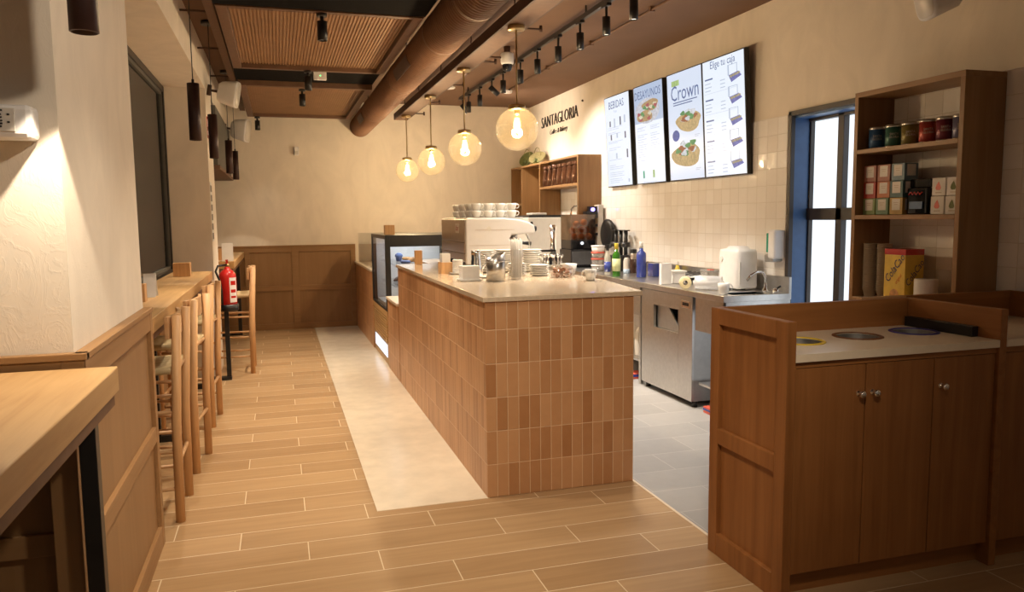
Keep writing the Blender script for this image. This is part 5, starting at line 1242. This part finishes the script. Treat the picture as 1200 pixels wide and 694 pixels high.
# worktop with three real openings
def holed_top(xa, xb, ya, yb, z0, z1, holes, rad, name, mat, par):
    m = MB(); N = 32; cuts = [xa] + [(holes[i][0]+holes[i+1][0])/2 for i in range(len(holes)-1)] + [xb]
    for (cx, cy), c0, c1 in zip(holes, cuts, cuts[1:]):
        out, inn = [], []
        for i in range(N):
            a = 2*PI*i/N; ca, sa = math.cos(a), math.sin(a)
            ts = []
            if ca > 1e-9: ts.append((c1-cx)/ca)
            if ca < -1e-9: ts.append((c0-cx)/ca)
            if sa > 1e-9: ts.append((yb-cy)/sa)
            if sa < -1e-9: ts.append((ya-cy)/sa)
            tt = min(ts); out.append((cx+tt*ca, cy+tt*sa)); inn.append((cx+rad*ca, cy+rad*sa))
        # exact corners
        for X in (c0, c1):
            for Y in (ya, yb):
                k = min(range(N), key=lambda i: (out[i][0]-X)**2+(out[i][1]-Y)**2); out[k] = (X, Y)
        vs = [(x, y, z) for z in (z0, z1) for L_ in (out, inn) for x, y in L_]
        fs = []
        for i in range(N):
            j = (i+1) % N
            fs += [(2*N+i, 2*N+j, 3*N+j, 3*N+i), (j, i, N+i, N+j), (i, j, 2*N+j, 2*N+i), (N+j, N+i, 3*N+i, 3*N+j)]
        m.add(vs, fs)
    return m.build(name, mat, par)
WZ = .972; holes = [(2.06, 2.69), (2.375, 2.715), (2.695, 2.735)]
top = holed_top(1.838, 2.835, 2.425, 2.915, WZ-.03, WZ, holes, .088, 'worktop', 'solid', t)
for (cx, cy), c_, nm in zip(holes, ((.72, .50, .03), (.16, .06, .02), (.04, .04, .22)), ('yellow', 'brown', 'blue')):
    rg = MB().lathe([(.088, 0), (.104, 0), (.104, .003), (.099, .005), (.088, .004), (.088, 0)], (cx, cy, WZ), 36).build('ring', plain('ring_'+nm, c_, .35), t); rg['label'] = nm + ' sorting ring'
    MB().lathe([(.086, .0), (.086, -.25), (.0, -.25)], (cx, cy, WZ-.001), 28).build('liner', 'steel_dull', t)
B(((1.838, 2.44, .10), (2.835, 2.45, WZ-.03))).build('carcass', 'brown', t) if False else B(((1.838, 2.465, .095), (2.835, 2.475, .62)), ((1.838, 2.475, .095), (2.835, 2.93, .11))).build('carcass', 'brown', t)
B(((1.90, 2.946, 0), (2.87, 2.996, 1.085))).build('back_board', 'brown_x', t, .002)
B(((1.838, 2.44, WZ-.055), (2.835, 2.47, WZ-.03))).build('top_rail', 'brown_x', t)
B(((1.838, 2.49, 0), (2.835, 2.51, .095))).build('kick_board', 'brown_x', t)
for k, (a, b, kx) in enumerate(((1.845, 2.178, 2.148), (2.184, 2.512, 2.215), (2.518, 2.831, 2.552))):
    dr = B(((a, 2.440, .10), (b, 2.462, WZ-.058))).build('door', 'brown', t, .0015)
    MB().lathe([(.012, 0), (.012, .003), (.005, .005), (.005, .016), (.014, .022), (.015, .028), (.010, .033), (0, .034)], (kx, 2.440, .80), 20, (0, -1, 0)).build('knob', 'chrome', dr)
B(((2.80, 2.53, WZ), (2.834, 2.90, WZ+.045))).build('tray_slot', 'black', t, .002)
t = thing('cabinet', 'stained wooden corner cabinet against the right wall, beyond the divider', 'cabinet', (3.22, 2.73, 0))
B(((2.874, 2.475, .095), (3.582, 3.0, WZ-.03))).build('carcass', 'brown', t)
B(((2.874, 2.425, WZ-.03), (3.585, 3.0, WZ))).build('worktop', 'solid', t, .002)
B(((2.874, 3.0, .90), (3.585, 3.03, 1.10))).build('back_upstand', 'brown_x', t, .003)
B(((3.555, 2.43, WZ), (3.585, 3.0, 1.10))).build('side_upstand', 'brown_y', t, .003)
B(((2.876, 2.44, WZ-.055), (3.58, 2.475, WZ-.03))).build('top_rail', 'brown_x', t)
B(((2.876, 2.49, 0), (3.58, 2.51, .095))).build('kick_board', 'brown_x', t)
for k, (a, b, kx) in enumerate(((2.88, 3.225, 3.19), (3.231, 3.578, 3.265))):
    dr = B(((a, 2.440, .10), (b, 2.475, WZ-.058))).build('door', 'brown', t, .0015)
    MB().lathe([(.012, 0), (.012, .003), (.005, .005), (.005, .016), (.014, .022), (.015, .028), (.010, .033), (0, .034)], (kx, 2.440, .80), 20, (0, -1, 0)).build('knob', 'chrome', dr)
solo(B(((2.60, 2.955, 1.086), (2.86, 2.99, 1.106))), 'wooden_batten', 'oak_x', 'pale wooden batten lying behind the waste cabinet upstand', 'batten', bevel=.002)
solo(B(((2.88, 3.035, 0), (3.30, 3.88, .93)), ) if False else B(((3.30, 3.035, 0), (3.588, 3.885, .968))), 'shelf_plinth', 'brown', 'wooden plinth cabinet carrying the tin shelf', 'cabinet', bevel=.003)

# everything set down on a shelf or top rests a hair above it
REST = set('carton tea_box sachet_box coffee_bag tea_tin coffee_jar straw_basket leafy_sprig paper_cup cocoa_box paper_roll juice_machine ice_machine coffee_grinder food_tub syrup_bottle oil_bottle gin_bottle milk_bottle syrup_jar cup_rack folded_card storage_tub detergent_bottle dish_rack label_roll film_roll clear_container towel_dispenser sink_tap tap_handle_block napkin_box leaflet_stand espresso_machine plastic_jug cleaning_box cappuccino_cup espresso_cup croissant muffin ring_doughnut'.split())
for o in bpy.data.objects:
    if o.parent is None and o.name.split('.')[0] in REST: o.location.z += .0012
